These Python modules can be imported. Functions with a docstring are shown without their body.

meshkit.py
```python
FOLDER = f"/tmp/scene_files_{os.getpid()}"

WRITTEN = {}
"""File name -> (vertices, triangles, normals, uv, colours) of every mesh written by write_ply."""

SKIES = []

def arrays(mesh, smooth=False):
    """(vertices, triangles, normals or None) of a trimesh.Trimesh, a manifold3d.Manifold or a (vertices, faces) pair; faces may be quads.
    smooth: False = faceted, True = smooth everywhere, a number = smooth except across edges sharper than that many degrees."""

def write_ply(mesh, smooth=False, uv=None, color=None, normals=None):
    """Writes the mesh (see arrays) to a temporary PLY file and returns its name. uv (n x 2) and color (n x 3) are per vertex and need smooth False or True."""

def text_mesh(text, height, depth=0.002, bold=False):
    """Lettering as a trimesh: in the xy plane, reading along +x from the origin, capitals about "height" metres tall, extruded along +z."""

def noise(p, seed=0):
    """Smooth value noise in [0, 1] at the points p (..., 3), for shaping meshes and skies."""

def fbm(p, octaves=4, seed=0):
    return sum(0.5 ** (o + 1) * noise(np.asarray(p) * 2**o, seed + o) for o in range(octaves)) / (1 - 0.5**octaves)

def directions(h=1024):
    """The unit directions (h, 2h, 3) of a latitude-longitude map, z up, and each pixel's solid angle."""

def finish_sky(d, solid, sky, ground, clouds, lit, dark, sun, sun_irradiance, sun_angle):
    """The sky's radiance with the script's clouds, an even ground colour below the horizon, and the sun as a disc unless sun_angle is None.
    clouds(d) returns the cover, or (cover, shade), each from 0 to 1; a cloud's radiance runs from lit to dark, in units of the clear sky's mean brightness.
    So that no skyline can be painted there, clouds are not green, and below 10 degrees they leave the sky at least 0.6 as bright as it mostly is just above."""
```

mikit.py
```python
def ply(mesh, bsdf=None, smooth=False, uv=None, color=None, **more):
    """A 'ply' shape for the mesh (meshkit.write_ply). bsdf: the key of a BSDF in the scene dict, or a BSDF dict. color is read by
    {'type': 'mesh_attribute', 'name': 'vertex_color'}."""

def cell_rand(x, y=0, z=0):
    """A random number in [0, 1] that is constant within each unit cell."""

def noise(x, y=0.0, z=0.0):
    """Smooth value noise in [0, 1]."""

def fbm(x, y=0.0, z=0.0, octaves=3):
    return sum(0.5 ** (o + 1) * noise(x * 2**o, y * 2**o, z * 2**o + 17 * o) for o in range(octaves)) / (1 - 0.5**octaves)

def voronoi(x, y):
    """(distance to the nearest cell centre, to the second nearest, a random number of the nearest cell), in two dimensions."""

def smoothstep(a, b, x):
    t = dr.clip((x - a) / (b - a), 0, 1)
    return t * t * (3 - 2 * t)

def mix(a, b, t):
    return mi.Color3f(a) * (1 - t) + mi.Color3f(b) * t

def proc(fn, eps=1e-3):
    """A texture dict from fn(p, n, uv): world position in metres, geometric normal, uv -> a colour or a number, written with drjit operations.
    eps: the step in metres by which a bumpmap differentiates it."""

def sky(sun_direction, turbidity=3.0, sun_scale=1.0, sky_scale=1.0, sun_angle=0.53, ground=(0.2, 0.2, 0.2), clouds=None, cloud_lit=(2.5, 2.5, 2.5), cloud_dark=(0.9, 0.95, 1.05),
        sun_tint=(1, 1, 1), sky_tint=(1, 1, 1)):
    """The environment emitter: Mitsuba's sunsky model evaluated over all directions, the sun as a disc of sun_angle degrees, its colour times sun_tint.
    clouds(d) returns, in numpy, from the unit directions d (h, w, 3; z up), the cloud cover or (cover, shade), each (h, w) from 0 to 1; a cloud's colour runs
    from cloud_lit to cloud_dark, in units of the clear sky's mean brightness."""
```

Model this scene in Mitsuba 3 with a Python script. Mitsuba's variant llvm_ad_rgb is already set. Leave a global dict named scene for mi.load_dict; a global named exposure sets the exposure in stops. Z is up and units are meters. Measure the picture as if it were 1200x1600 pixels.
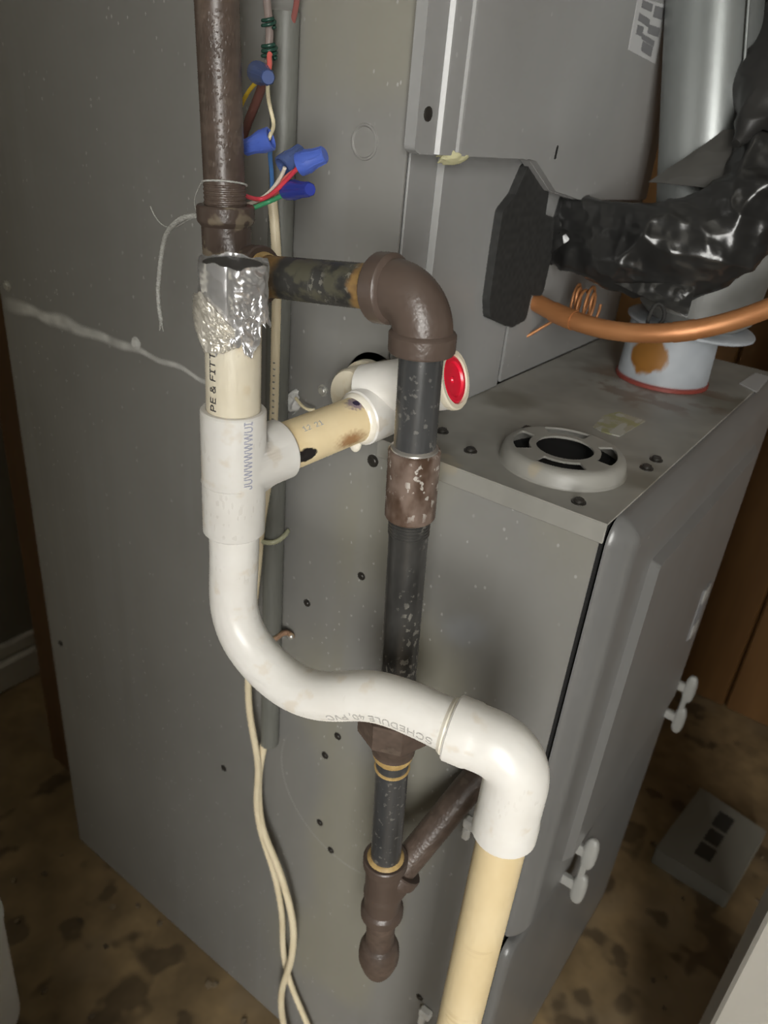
import math, random
import numpy as np
import drjit as dr
import mitsuba as mi
import trimesh
import manifold3d as m3
import shapely
import shapely.geometry as sg
from scipy.interpolate import CubicSpline
import mikit, meshkit
from mikit import proc, fbm, noise, smoothstep, mix, voronoi, cell_rand

T = mi.ScalarTransform4f
scene, labels = {}, {}
rng = np.random.default_rng(7)
random.seed(7)

# ------------------------------------------------------------------ camera
# world: x runs along the furnace's side towards its front, y into the furnace, z up; side panel y = 0, ledge front x = 0, floor z = 0
FOCAL = 1215.0
EYE = np.array([0.108, -0.382, 0.94])
_c = lambda x, y: np.array([x - 600.0, y - 800.0, FOCAL])
_up = -_c(376, 3041); _up /= np.linalg.norm(_up)
_in = _c(1580, 256); _in = _in - (_in @ _up) * _up; _in /= np.linalg.norm(_in)
_al = np.cross(_in, _up)
ROT = np.stack([_al, _in, _up])
FWD = ROT @ np.array([0, 0, 1.0]); UPV = ROT @ np.array([0, -1.0, 0])
scene['camera'] = {'type': 'thinlens', 'fov': math.degrees(2 * math.atan(600 / FOCAL)), 'fov_axis': 'x', 'aperture_radius': 0.0013, 'focus_distance': 0.43,
                   'near_clip': 0.02, 'far_clip': 50.0,
                   'to_world': T().look_at(origin=EYE.tolist(), target=(EYE + FWD).tolist(), up=UPV.tolist())}

# ------------------------------------------------------------------ light
exposure = 1.15
scene['daylight'] = mikit.sky((0.5, -0.6, 0.7), turbidity=6.0, sun_scale=0.0, sky_scale=1.0, ground=(0.22, 0.21, 0.2),
                              clouds=lambda d: np.ones(d.shape[:2]), cloud_lit=(1.05, 1.0, 0.93), cloud_dark=(1.0, 1.0, 1.0))
scene['daylight']['scale'] = 0.40
ADDED_WINDOW = dict(x=0.90, y0=-2.30, y1=-1.10, z0=0.40, z1=1.90, power=8.0)      # added glowing pane, stands in for unseen doorway light from the right


# ------------------------------------------------------------------ helpers
def ray(x, y): return ROT @ _c(x, y) / FOCAL
def ay(x, y, v): r = ray(x, y); return EYE + r * (v - EYE[1]) / r[1]      # the point of the plane y = v (the furnace side and planes parallel to it)
def ax(x, y, v): r = ray(x, y); return EYE + r * (v - EYE[0]) / r[0]      # ... of a plane parallel to the furnace front
def az(x, y, v): r = ray(x, y); return EYE + r * (v - EYE[2]) / r[2]      # ... of a level plane
def ad(x, y, d): return EYE + ray(x, y) * d

def proj(p): q = ROT.T @ (np.asarray(p, float) - EYE); return np.array([600, 800]) + FOCAL * q[:2] / q[2]
def ray_cyl(x, y, c, r):
    d = ray(x, y); o = (EYE - np.asarray(c))[:2]; a, b, cq = d[:2] @ d[:2], 2 * o @ d[:2], o @ o - r * r
    return EYE + d * ((-b - math.sqrt(max(b * b - 4 * a * cq, 0))) / (2 * a))
def numbered(k):
    if k not in scene and k not in labels and not any(s.startswith(k + '__') for s in scene): return k
    i = 1
    while True:
        q = f'{k}_{i:03d}'
        if q not in scene and q not in labels and not any(s.startswith(q + '__') for s in scene): return q
        i += 1

def thing(name, label, cat, group=None):
    k = numbered(name); labels[k] = {'label': label, 'category': cat}
    if group: labels[k]['group'] = group
    return k
def obj(name, mesh, m, parent=None, smooth=35, label=None, **more):
    k = numbered((parent + '__' if parent else '') + name)
    scene[k] = mikit.ply(mesh, m, smooth=smooth, **more)
    if label: labels[k] = {'label': label}
    return k
def solo(name, mesh, m, label, cat, smooth=35, group=None):
    k = numbered(name); scene[k] = mikit.ply(mesh, m, smooth=smooth)
    labels[k] = {'label': label, 'category': cat}
    if group: labels[k]['group'] = group
    return k
def struct(name, mesh, m, smooth=35, label=None):
    k = numbered(name); scene[k] = mikit.ply(mesh, m, smooth=smooth); labels[k] = {'kind': 'structure'}
    if label: labels[k]['label'] = label
    return k

def unit(v): v = np.asarray(v, float); return v / np.linalg.norm(v)
def frame(d):
    d = unit(d); a = np.array([0, 0, 1.0]) if abs(d[2]) < 0.9 else np.array([1.0, 0, 0])
    u = unit(np.cross(a, d)); return u, np.cross(d, u), d
def spline(pts, n=80):
    pts = np.asarray(pts, float)
    t = np.r_[0, np.cumsum(np.linalg.norm(np.diff(pts, axis=0), axis=1))]
    cs = CubicSpline(t, pts); c = cs(np.linspace(0, t[-1], n * 4))
    s = np.r_[0, np.cumsum(np.linalg.norm(np.diff(c, axis=0), axis=1))]
    return np.stack([np.interp(np.linspace(0, s[-1], n), s, c[:, k]) for k in range(3)], 1)
def smooth_path(p, it=20):
    p = np.array(p)
    for _ in range(it): p[1:-1] = 0.25 * p[:-2] + 0.5 * p[1:-1] + 0.25 * p[2:]
    return p
def frames(p):
    t = np.gradient(p, axis=0); t /= np.linalg.norm(t, axis=1, keepdims=True)
    u, v, _ = frame(t[0]); us, vs = [u], [v]
    for i in range(1, len(p)):
        u = us[-1] - (us[-1] @ t[i]) * t[i]; u /= np.linalg.norm(u); us.append(u); vs.append(np.cross(t[i], u))
    return t, np.array(us), np.array(vs)
def tube(p, r, k=24, flat=1.0, caps=True):
    """a swept round (or flattened) tube along the points p"""
    p = np.asarray(p, float); n = len(p); r = np.broadcast_to(np.asarray(r, float), (n,))
    t, u, v = frames(p); a = np.arange(k) * 2 * np.pi / k
    V = (p[:, None] + r[:, None, None] * (np.cos(a)[None, :, None] * u[:, None] + flat * np.sin(a)[None, :, None] * v[:, None])).reshape(-1, 3)
    i, j = np.meshgrid(np.arange(n - 1), np.arange(k), indexing='ij'); j2 = (j + 1) % k
    A, B, Cc, D = i * k + j, i * k + j2, (i + 1) * k + j2, (i + 1) * k + j
    F = np.vstack([np.stack([A, B, Cc], -1).reshape(-1, 3), np.stack([A, Cc, D], -1).reshape(-1, 3)])
    if caps:
        V = np.vstack([V, p[:1], p[-1:]]); q = np.arange(k); q2 = (q + 1) % k; m = n * k
        F = np.vstack([F, np.stack([q2, q, q * 0 + m], 1), np.stack([(n - 1) * k + q, (n - 1) * k + q2, q * 0 + m + 1], 1)])
    return trimesh.Trimesh(V, F, process=False)
def lathe(prof, p0, d, k=40):
    """prof: (radius, height along d) from p0; closed on the axis when a radius is 0"""
    u, v, d = frame(d); a = np.arange(k) * 2 * np.pi / k; p0 = np.asarray(p0, float)
    V = np.vstack([p0 + d * h + r * (np.cos(a)[:, None] * u + np.sin(a)[:, None] * v) for r, h in prof]); n = len(prof)
    i, j = np.meshgrid(np.arange(n - 1), np.arange(k), indexing='ij'); j2 = (j + 1) % k
    A, B, Cc, D = i * k + j, i * k + j2, (i + 1) * k + j2, (i + 1) * k + j
    F = np.vstack([np.stack([A, B, Cc], -1).reshape(-1, 3), np.stack([A, Cc, D], -1).reshape(-1, 3)])
    m = trimesh.Trimesh(V, F, process=False); m.merge_vertices(); m.update_faces(m.nondegenerate_faces()); m.remove_unreferenced_vertices()
    return m
def man(m):
    if isinstance(m, m3.Manifold): return m
    m = m.copy(); m.merge_vertices()
    if m.volume < 0: m.invert()
    return m3.Manifold(m3.Mesh(np.asarray(m.vertices, np.float32), np.asarray(m.faces, np.uint32)))
def unman(M): q = M.to_mesh(); return trimesh.Trimesh(q.vert_properties[:, :3], q.tri_verts, process=False)
def union(*ms):
    r = man(ms[0])
    for m in ms[1:]: r = r + man(m)
    return unman(r)
def cut(a, *bs):
    r = man(a)
    for b in bs: r = r - man(b)
    return unman(r)
def cat(*ms): return trimesh.util.concatenate([m if isinstance(m, trimesh.Trimesh) else unman(m) for m in ms])
def box(lo, hi, bev=0.0):
    lo, hi = np.minimum(lo, hi).astype(float), np.maximum(lo, hi).astype(float)
    if bev <= 0: return trimesh.creation.box(bounds=[lo, hi])
    b = min(bev, (hi - lo).min() / 2.01); pts = []
    for s in np.ndindex(2, 2, 2):
        c = np.where(s, hi, lo); g = np.where(s, -1, 1)
        for k in range(3):
            q = c + g * b; q[k] = c[k]; pts.append(q)
    return trimesh.convex.convex_hull(np.array(pts))
def prism(poly, axis, a, b):
    """extrude a shapely polygon given in the two axes other than `axis` (x: (y,z), y: (x,z), z: (x,y))"""
    m = trimesh.creation.extrude_polygon(poly, abs(b - a), engine='earcut'); v = np.array(m.vertices); lo = min(a, b)
    w = {'x': np.stack([v[:, 2] + lo, v[:, 0], v[:, 1]], 1), 'y': np.stack([v[:, 0], v[:, 2] + lo, v[:, 1]], 1), 'z': np.stack([v[:, 0], v[:, 1], v[:, 2] + lo], 1)}[axis]
    m = trimesh.Trimesh(w, m.faces, process=False)
    if m.volume < 0: m.invert()
    return m
def rrect(y0, y1, z0, z1, r, n=6):
    pts = []
    for cy, cz, a0 in ((y1 - r, z1 - r, 0), (y0 + r, z1 - r, 90), (y0 + r, z0 + r, 180), (y1 - r, z0 + r, 270)):
        for q in np.linspace(a0, a0 + 90, n): pts.append((cy + r * math.cos(math.radians(q)), cz + r * math.sin(math.radians(q))))
    return np.array(pts)
def pan(y0, y1, z0, z1, x0, rings, rc):
    """a pressed sheet door facing +x: rings = (inset, height) lofted over a rounded rectangle"""
    L = [np.c_[np.full(24, x0 + h), rrect(y0 + o, y1 - o, z0 + o * 0.78, z1 - o * 0.78, max(rc - o * 0.8, 0.003))] for o, h in rings]; n = 24
    V = np.vstack(L + [L[0].mean(0)[None], L[-1].mean(0)[None]]); F = []
    for i in range(len(L) - 1):
        for j in range(n):
            a, b, c, d = i * n + j, i * n + (j + 1) % n, (i + 1) * n + (j + 1) % n, (i + 1) * n + j; F += [[a, b, c], [a, c, d]]
    m = len(L) * n
    for j in range(n): F += [[(j + 1) % n, j, m], [(len(L) - 1) * n + j, (len(L) - 1) * n + (j + 1) % n, m + 1]]
    return trimesh.Trimesh(V, F, process=False)
def wrap_text(txt, h, p, rad, ang0, s0, flip=False, depth=0.00025, bold=False, squeeze=1.0):
    """lettering bent onto a tube: reads along the path p from arc length s0; ang0 = outward direction of the letters' middle line"""
    m = meshkit.text_mesh(txt, h, depth, bold); v = np.array(m.vertices); v[:, 1] -= h / 2
    v[:, 0] *= squeeze
    m = trimesh.Trimesh(v, m.faces); m = m.subdivide_to_size(0.0025); v = np.array(m.vertices)
    s = np.r_[0, np.cumsum(np.linalg.norm(np.diff(p, axis=0), axis=1))]; t = np.gradient(p, axis=0); t /= np.linalg.norm(t, axis=1, keepdims=True)
    x = s0 + v[:, 0]; c = np.stack([np.interp(x, s, p[:, k]) for k in range(3)], 1); tt = np.stack([np.interp(x, s, t[:, k]) for k in range(3)], 1)
    tt /= np.linalg.norm(tt, axis=1, keepdims=True)
    o = np.asarray(ang0, float)[None] - (tt @ np.asarray(ang0, float))[:, None] * tt; o /= np.linalg.norm(o, axis=1, keepdims=True)
    side = np.cross(o, tt)                                     # the letters' up direction
    a = v[:, 1] / rad; R = rad + v[:, 2]
    w = c + R[:, None] * (np.cos(a)[:, None] * o + np.sin(a)[:, None] * side)
    return trimesh.Trimesh(w, m.faces, process=False)

# ------------------------------------------------------------------ materials
def mat(name, color, rough=0.5, metallic=0.0, bump=None, **k):
    c = proc(color) if callable(color) else {'type': 'rgb', 'value': list(color)}
    b = {'type': 'principled', 'base_color': c, 'roughness': proc(rough) if callable(rough) else rough, 'metallic': metallic, **k}
    if bump: b = {'type': 'bumpmap', 'bump': proc(bump[0], eps=bump[1]), 'scale': bump[2], 'bsdf': b}
    scene[name] = {'type': 'twosided', 'bsdf': b}
def C3(r, g, b): return mi.Color3f(r, g, b)

_a = [ay(*q, 0.0)[[0, 2]] for q in ((440, 1180), (500, 1315), (560, 1362))]
_m = np.array([2 * (_a[1] - _a[0]), 2 * (_a[2] - _a[0])]); _ctr = np.linalg.solve(_m, [_a[1] @ _a[1] - _a[0] @ _a[0], _a[2] @ _a[2] - _a[0] @ _a[0]])
ARC = [_ctr[0], _ctr[1], np.linalg.norm(_a[0] - _ctr), _a[0][0] - 0.03, _a[2][0] + 0.02]; SMUDGE = ay(728, 985, 0.0)
def paint_col(p, n, uv):
    base = C3(0.190, 0.187, 0.176)
    cloud = fbm(p.x * 9 + 3, p.y * 9, p.z * 5, 4)
    c = base * (0.88 + 0.24 * cloud)
    side = n.y < -0.7
    # yellowish adhesive haze, a brownish worn patch and vertical wipe streaks on the side sheet
    tan1 = smoothstep(0.50, 0.62, fbm(p.x * 7 + 11, 0, p.z * 3 + 5, 3)) * smoothstep(-0.27, -0.2, p.x)
    tan1 = dr.maximum(tan1, 0.9 * smoothstep(0.050, 0.030, dr.abs(p.x + 0.195)) * smoothstep(0.925, 0.955, p.z + 0.02 * (noise(p.x * 30, p.z * 30) - 0.5)))
    c = dr.select(side, mix(c, C3(0.235, 0.222, 0.160), 0.45 * tan1), c)
    strk = smoothstep(0.56, 0.80, noise(p.x * 90, 1.0, p.z * 2.2)) * smoothstep(0.35, 0.7, fbm(p.x * 6, 2.0, p.z * 4, 3))
    c = dr.select(side, mix(c, C3(0.21, 0.21, 0.205), 0.30 * strk), c)
    arc = smoothstep(0.0016, 0.0004, dr.abs(dr.sqrt(dr.square(p.x - float(ARC[0])) + dr.square(p.z - float(ARC[1]))) - float(ARC[2]))) * smoothstep(float(ARC[3]), float(ARC[3]) + 0.03, p.x) * smoothstep(float(ARC[4]), float(ARC[4]) - 0.03, p.x) * smoothstep(0.45, 0.40, p.z)
    c = dr.select(side, mix(c, C3(0.30, 0.30, 0.29), 0.35 * arc), c)
    u1 = (p.x - float(SMUDGE[0])) * 0.8 + (p.z - float(SMUDGE[2])) * 0.6; u2 = -(p.x - float(SMUDGE[0])) * 0.6 + (p.z - float(SMUDGE[2])) * 0.8
    smd = smoothstep(1.2, 0.3, dr.sqrt(dr.square(u1 / 0.022) + dr.square(u2 / 0.014)) + 0.3 * (fbm(p.x * 90, 0.0, p.z * 90, 3) - 0.5))
    c = dr.select(side, mix(c, C3(0.225, 0.235, 0.25), 0.55 * smd), c)
    # white dust specks
    d1, _, r1 = voronoi(p.x * 85 + p.y * 85, p.z * 62)
    speck = 0.8 * smoothstep(0.10, 0.04, d1) * smoothstep(0.91, 0.94, r1)
    d2, _, r2 = voronoi(p.x * 230 + p.y * 230, p.z * 150 + 7)
    speck = dr.maximum(speck, smoothstep(0.2, 0.08, d2) * smoothstep(0.93, 0.96, r2) * smoothstep(0.4, 0.6, fbm(p.x * 8, 4.0, p.z * 6, 3)))
    c = mix(c, C3(0.42, 0.42, 0.41), 0.65 * speck)
    # the dried white sealant smear along the panel
    zc = 0.740 + 0.004 * (noise(p.x * 40) - 0.5) - 0.02 * (p.x + 0.46) * (p.x + 0.46) * 8
    w = 0.0026 + 0.0085 * noise(p.x * 26 + 4) * smoothstep(-0.32, -0.44, p.x)
    sm = smoothstep(w, w * 0.25, dr.abs(p.z - zc)) * smoothstep(-0.600, -0.56, p.x) * smoothstep(-0.29, -0.32, p.x) * (0.45 + 0.55 * noise(p.x * 120, p.z * 120))
    c = dr.select(side, mix(c, C3(0.52, 0.52, 0.50), 0.95 * sm), c)
    return c
def paint_rough(p, n, uv): return 0.36 + 0.22 * fbm(p.x * 14, p.y * 14, p.z * 7, 3)
mat('side_paint', paint_col, paint_rough, specular=0.5)
def front_col(p, n, uv):
    c = C3(0.235, 0.235, 0.230) * (0.88 + 0.24 * fbm(p.y * 14, p.x * 9, p.z * 6, 4))
    d1, _, r1 = voronoi(p.y * 70, p.z * 60)
    c = mix(c, C3(0.36, 0.36, 0.35), 0.45 * smoothstep(0.10, 0.04, d1) * smoothstep(0.92, 0.95, r1))
    return c
mat('front_paint', front_col, 0.33, specular=0.5)
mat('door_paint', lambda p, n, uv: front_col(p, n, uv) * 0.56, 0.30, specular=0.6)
def ledge_col(p, n, uv):
    f = fbm(p.x * 26, p.y * 26, 0.0, 4)
    c = C3(0.235, 0.23, 0.208) * (0.75 + 0.5 * f)
    dirt = smoothstep(0.5, 0.68, fbm(p.x * 15 + 7, p.y * 15 + 2, p.z * 15, 4))
    c = mix(c, C3(0.085, 0.076, 0.05), 0.6 * dirt)
    tanp = smoothstep(0.60, 0.70, fbm(p.x * 36 + 1, p.y * 36 + 9, p.z * 30, 3)) * smoothstep(0.06, 0.015, p.y)
    c = mix(c, C3(0.27, 0.23, 0.16), 0.6 * tanp)
    rust = smoothstep(0.075, 0.045, dr.sqrt(dr.square(p.x + 0.063) + dr.square(p.y - 0.255))) * smoothstep(0.42, 0.6, fbm(p.x * 50, p.y * 50, 0.0, 3))
    return mix(c, C3(0.11, 0.06, 0.035), 0.55 * rust)
mat('ledge_paint', ledge_col, 0.45, specular=0.5)
def dark_iron(p, n, uv):
    f = fbm(p.x * 60, p.y * 60, p.z * 60, 4); g = fbm(p.x * 260, p.y * 260, p.z * 260, 2)
    c = mix(C3(0.050, 0.036, 0.029), C3(0.105, 0.076, 0.060), f) * (0.8 + 0.4 * g)
    pl = smoothstep(0.66, 0.74, fbm(p.x * 140 + 5, p.y * 140, p.z * 140, 3))
    return mix(c, C3(0.16, 0.13, 0.10), 0.2 * pl)
mat('brown_iron', dark_iron, 0.40, specular=0.55, bump=(lambda p, n, uv: fbm(p.x * 600, p.y * 600, p.z * 600, 2), 2e-4, 0.00035))
mat('riser_iron', dark_iron, 0.36, specular=0.6, bump=(lambda p, n, uv: smoothstep(0.55, 0.8, fbm(p.x * 900, p.y * 900, p.z * 700, 2)), 1.5e-4, 0.00022))
def fitting_col(p, n, uv):
    f = fbm(p.x * 70, p.y * 70, p.z * 70, 4)
    c = mix(C3(0.060, 0.043, 0.035), C3(0.085, 0.062, 0.050), f)
    pl = smoothstep(0.60, 0.70, fbm(p.x * 110 + 3, p.y * 110, p.z * 110, 3)) * smoothstep(-0.17, -0.20, p.x)
    return mix(c, C3(0.24, 0.20, 0.14), 0.55 * pl)
mat('cast_iron', fitting_col, 0.36, specular=0.5, bump=(lambda p, n, uv: fbm(p.x * 700, p.y * 700, p.z * 700, 2), 2e-4, 0.0002))
def black_pipe(p, n, uv):
    f = fbm(p.x * 90, p.y * 90, p.z * 40, 4)
    c = mix(C3(0.012, 0.012, 0.012), C3(0.050, 0.049, 0.046), f)
    chips = smoothstep(0.58, 0.66, fbm(p.x * 520, p.y * 520, p.z * 300 + 3, 3)) * smoothstep(0.46, 0.62, fbm(p.x * 90 + 9, p.y * 90, p.z * 24, 3))
    return mix(c, C3(0.22, 0.21, 0.185), 0.5 * chips)
mat('black_steel', black_pipe, 0.30, specular=0.6)
def clean_pipe(p, n, uv):
    c = mix(C3(0.020, 0.021, 0.022), C3(0.060, 0.061, 0.062), fbm(p.x * 120, p.y * 120, p.z * 14, 4))
    return mix(c, C3(0.24, 0.23, 0.21), 0.3 * smoothstep(0.64, 0.74, fbm(p.x * 420, p.y * 420, p.z * 300, 3)))
mat('clean_steel', clean_pipe, 0.27, specular=0.7)
def nipple_col(p, n, uv):
    c = black_pipe(p, n, uv)
    moss = smoothstep(0.45, 0.65, fbm(p.x * 120, p.y * 120, p.z * 120 + 5, 4))
    c = mix(c, C3(0.10, 0.095, 0.060), 0.5 * moss)
    e = fbm(p.x * 150, p.y * 150, p.z * 150, 3) * 0.008
    rust = dr.maximum(smoothstep(-0.163, -0.172, p.x + e), smoothstep(-0.1265, -0.1225, p.x - e))
    return mix(c, mix(C3(0.10, 0.050, 0.020), C3(0.27, 0.17, 0.06), fbm(p.x * 240, p.y * 240, p.z * 240, 3)), 0.95 * rust)
mat('rusty_nipple', nipple_col, 0.42, specular=0.5)
def coupling_col(p, n, uv):
    f = fbm(p.x * 130, p.y * 130, p.z * 60, 4)
    c = mix(C3(0.075, 0.045, 0.030), C3(0.19, 0.14, 0.115), smoothstep(0.3, 0.7, f))
    wh = smoothstep(0.60, 0.68, fbm(p.x * 420, p.y * 420, p.z * 260, 3)) * smoothstep(0.45, 0.62, fbm(p.x * 60, p.y * 60, p.z * 30, 3))
    return mix(c, C3(0.55, 0.52, 0.48), 0.7 * wh)
mat('worn_coupling', coupling_col, 0.33, metallic=0.25, specular=0.5)
mat('pipe_dope', lambda p, n, uv: mix(C3(0.25, 0.15, 0.045), C3(0.50, 0.36, 0.16), fbm(p.x * 300, p.y * 300, p.z * 300, 3)), 0.45)
mat('bare_thread', (0.42, 0.40, 0.37), 0.3, metallic=0.7)
def pvc_white(p, n, uv):
    f = fbm(p.x * 60, p.y * 60, p.z * 60, 4)
    c = mix(C3(0.65, 0.63, 0.58), C3(0.71, 0.70, 0.665), f)
    d = smoothstep(0.60, 0.76, fbm(p.x * 95 + 4, p.y * 95, p.z * 75, 4))
    c = mix(c, C3(0.56, 0.48, 0.36), 0.40 * d)
    sc = smoothstep(0.68, 0.73, noise(p.x * 800, p.y * 800, p.z * 260)) * smoothstep(0.60, 0.75, fbm(p.x * 55, p.y * 55, p.z * 55 + 8, 3))
    return mix(c, C3(0.45, 0.42, 0.37), 0.25 * sc)
mat('white_pvc', pvc_white, 0.30, specular=0.5)
def pvc_tee(p, n, uv):
    c = pvc_white(p, n, uv) * 0.90
    d = smoothstep(0.48, 0.66, fbm(p.x * 70 + 1, p.y * 70, p.z * 60 + 4, 4)) * smoothstep(-0.158, -0.172, p.x)
    return mix(c, C3(0.50, 0.42, 0.31), 0.65 * d)
mat('tee_pvc', pvc_tee, 0.34, specular=0.5)
def pvc_cream(p, n, uv):
    f = fbm(p.x * 50, p.y * 50, p.z * 35, 4)
    c = mix(C3(0.56, 0.50, 0.375), C3(0.64, 0.60, 0.49), f)
    d = smoothstep(0.6, 0.78, fbm(p.x * 130, p.y * 130, p.z * 100, 4))
    return mix(c, C3(0.52, 0.43, 0.28), 0.5 * d)
mat('cream_pvc', pvc_cream, 0.30, specular=0.5)
def pvc_amber(p, n, uv):
    f = fbm(p.x * 70, p.y * 70, p.z * 22, 4)
    c = mix(C3(0.60, 0.47, 0.26), C3(0.70, 0.59, 0.38), f)
    ring = smoothstep(0.62, 0.70, noise(p.x * 60, p.y * 60, p.z * 420)) * smoothstep(0.52, 0.68, fbm(p.x * 60 + 3, p.y * 60, p.z * 40, 3))
    c = mix(c, C3(0.50, 0.38, 0.2), 0.35 * ring)
    return c
mat('amber_pvc', pvc_amber, 0.30, specular=0.5)
def ray_axis(x, y, p0, d, r):                                  # where the sight line first meets a round pipe
    for t in np.arange(0.2, 1.2, 0.0004):
        q = EYE + ray(x, y) * t; w = q - p0
        if np.linalg.norm(w - d * (w @ d)) < r: return q
    return q
_b0 = np.array([-0.1577, -0.128, 0.7635]); _bd = unit(ay(583, 645, -0.030) - _b0)
BURN, INK, PEN = ray_axis(549, 688, _b0, _bd, 0.01335), ray_axis(480, 711, _b0, _bd, 0.01335), ray_axis(556, 630, _b0, _bd, 0.01335)
def pvc_branch(p, n, uv):
    c = pvc_amber(p, n, uv) * 1.06
    def near(q, a, b): return dr.sqrt(dr.square(p.x - float(q[0])) + dr.square(p.y - float(q[1])) * a + dr.square(p.z - float(q[2]))) + b * (noise(p.x * 700, p.y * 700, p.z * 700) - 0.5)
    heat = smoothstep(0.0075, 0.0015, near(BURN, 0.25, 0.002))
    c = mix(c, C3(0.26, 0.11, 0.03), 0.85 * heat)
    c = mix(c, C3(0.012, 0.010, 0.010), smoothstep(0.0046, 0.0036, near(INK, 0.35, 0.001)))
    c = mix(c, C3(0.10, 0.07, 0.20), 0.7 * smoothstep(0.0062, 0.003, near(PEN, 0.5, 0.003)))
    return mix(c, C3(0.02, 0.015, 0.05), 0.95 * smoothstep(0.0026, 0.0018, near(PEN, 1.0, 0.001)))
mat('branch_pvc', pvc_branch, 0.30, specular=0.5)
mat('clear_glue', (0.72, 0.68, 0.58), 0.15, specular=0.6)
mat('black_ink', (0.045, 0.042, 0.04), 0.6)
mat('grey_ink', (0.42, 0.41, 0.38), 0.6)
mat('blue_ink', (0.30, 0.31, 0.39), 0.6)
scene['foil_metal'] = {'type': 'twosided', 'bsdf': {'type': 'principled', 'base_color': {'type': 'rgb', 'value': [0.92, 0.92, 0.93]}, 'metallic': 0.85, 'roughness': 0.22}}
mat('foil_dull', lambda p, n, uv: mix(C3(0.50, 0.47, 0.40), C3(0.66, 0.63, 0.56), fbm(p.x * 200, p.y * 200, p.z * 200, 3)), 0.38, metallic=0.55)
mat('conduit_grey', lambda p, n, uv: mix(C3(0.105, 0.107, 0.095), C3(0.155, 0.158, 0.142), fbm(p.x * 60, p.y * 60, p.z * 14, 4)), 0.5)
mat('cable_cream', lambda p, n, uv: mix(C3(0.62, 0.52, 0.34), C3(0.76, 0.68, 0.50), fbm(p.x * 60, p.y * 60, p.z * 40, 3)), 0.42)
mat('nut_blue', (0.065, 0.115, 0.43), 0.28, specular=0.6)
mat('nut_deep_blue', (0.030, 0.045, 0.27), 0.28, specular=0.6)
mat('nut_slate', (0.055, 0.085, 0.21), 0.30, specular=0.6)
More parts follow.
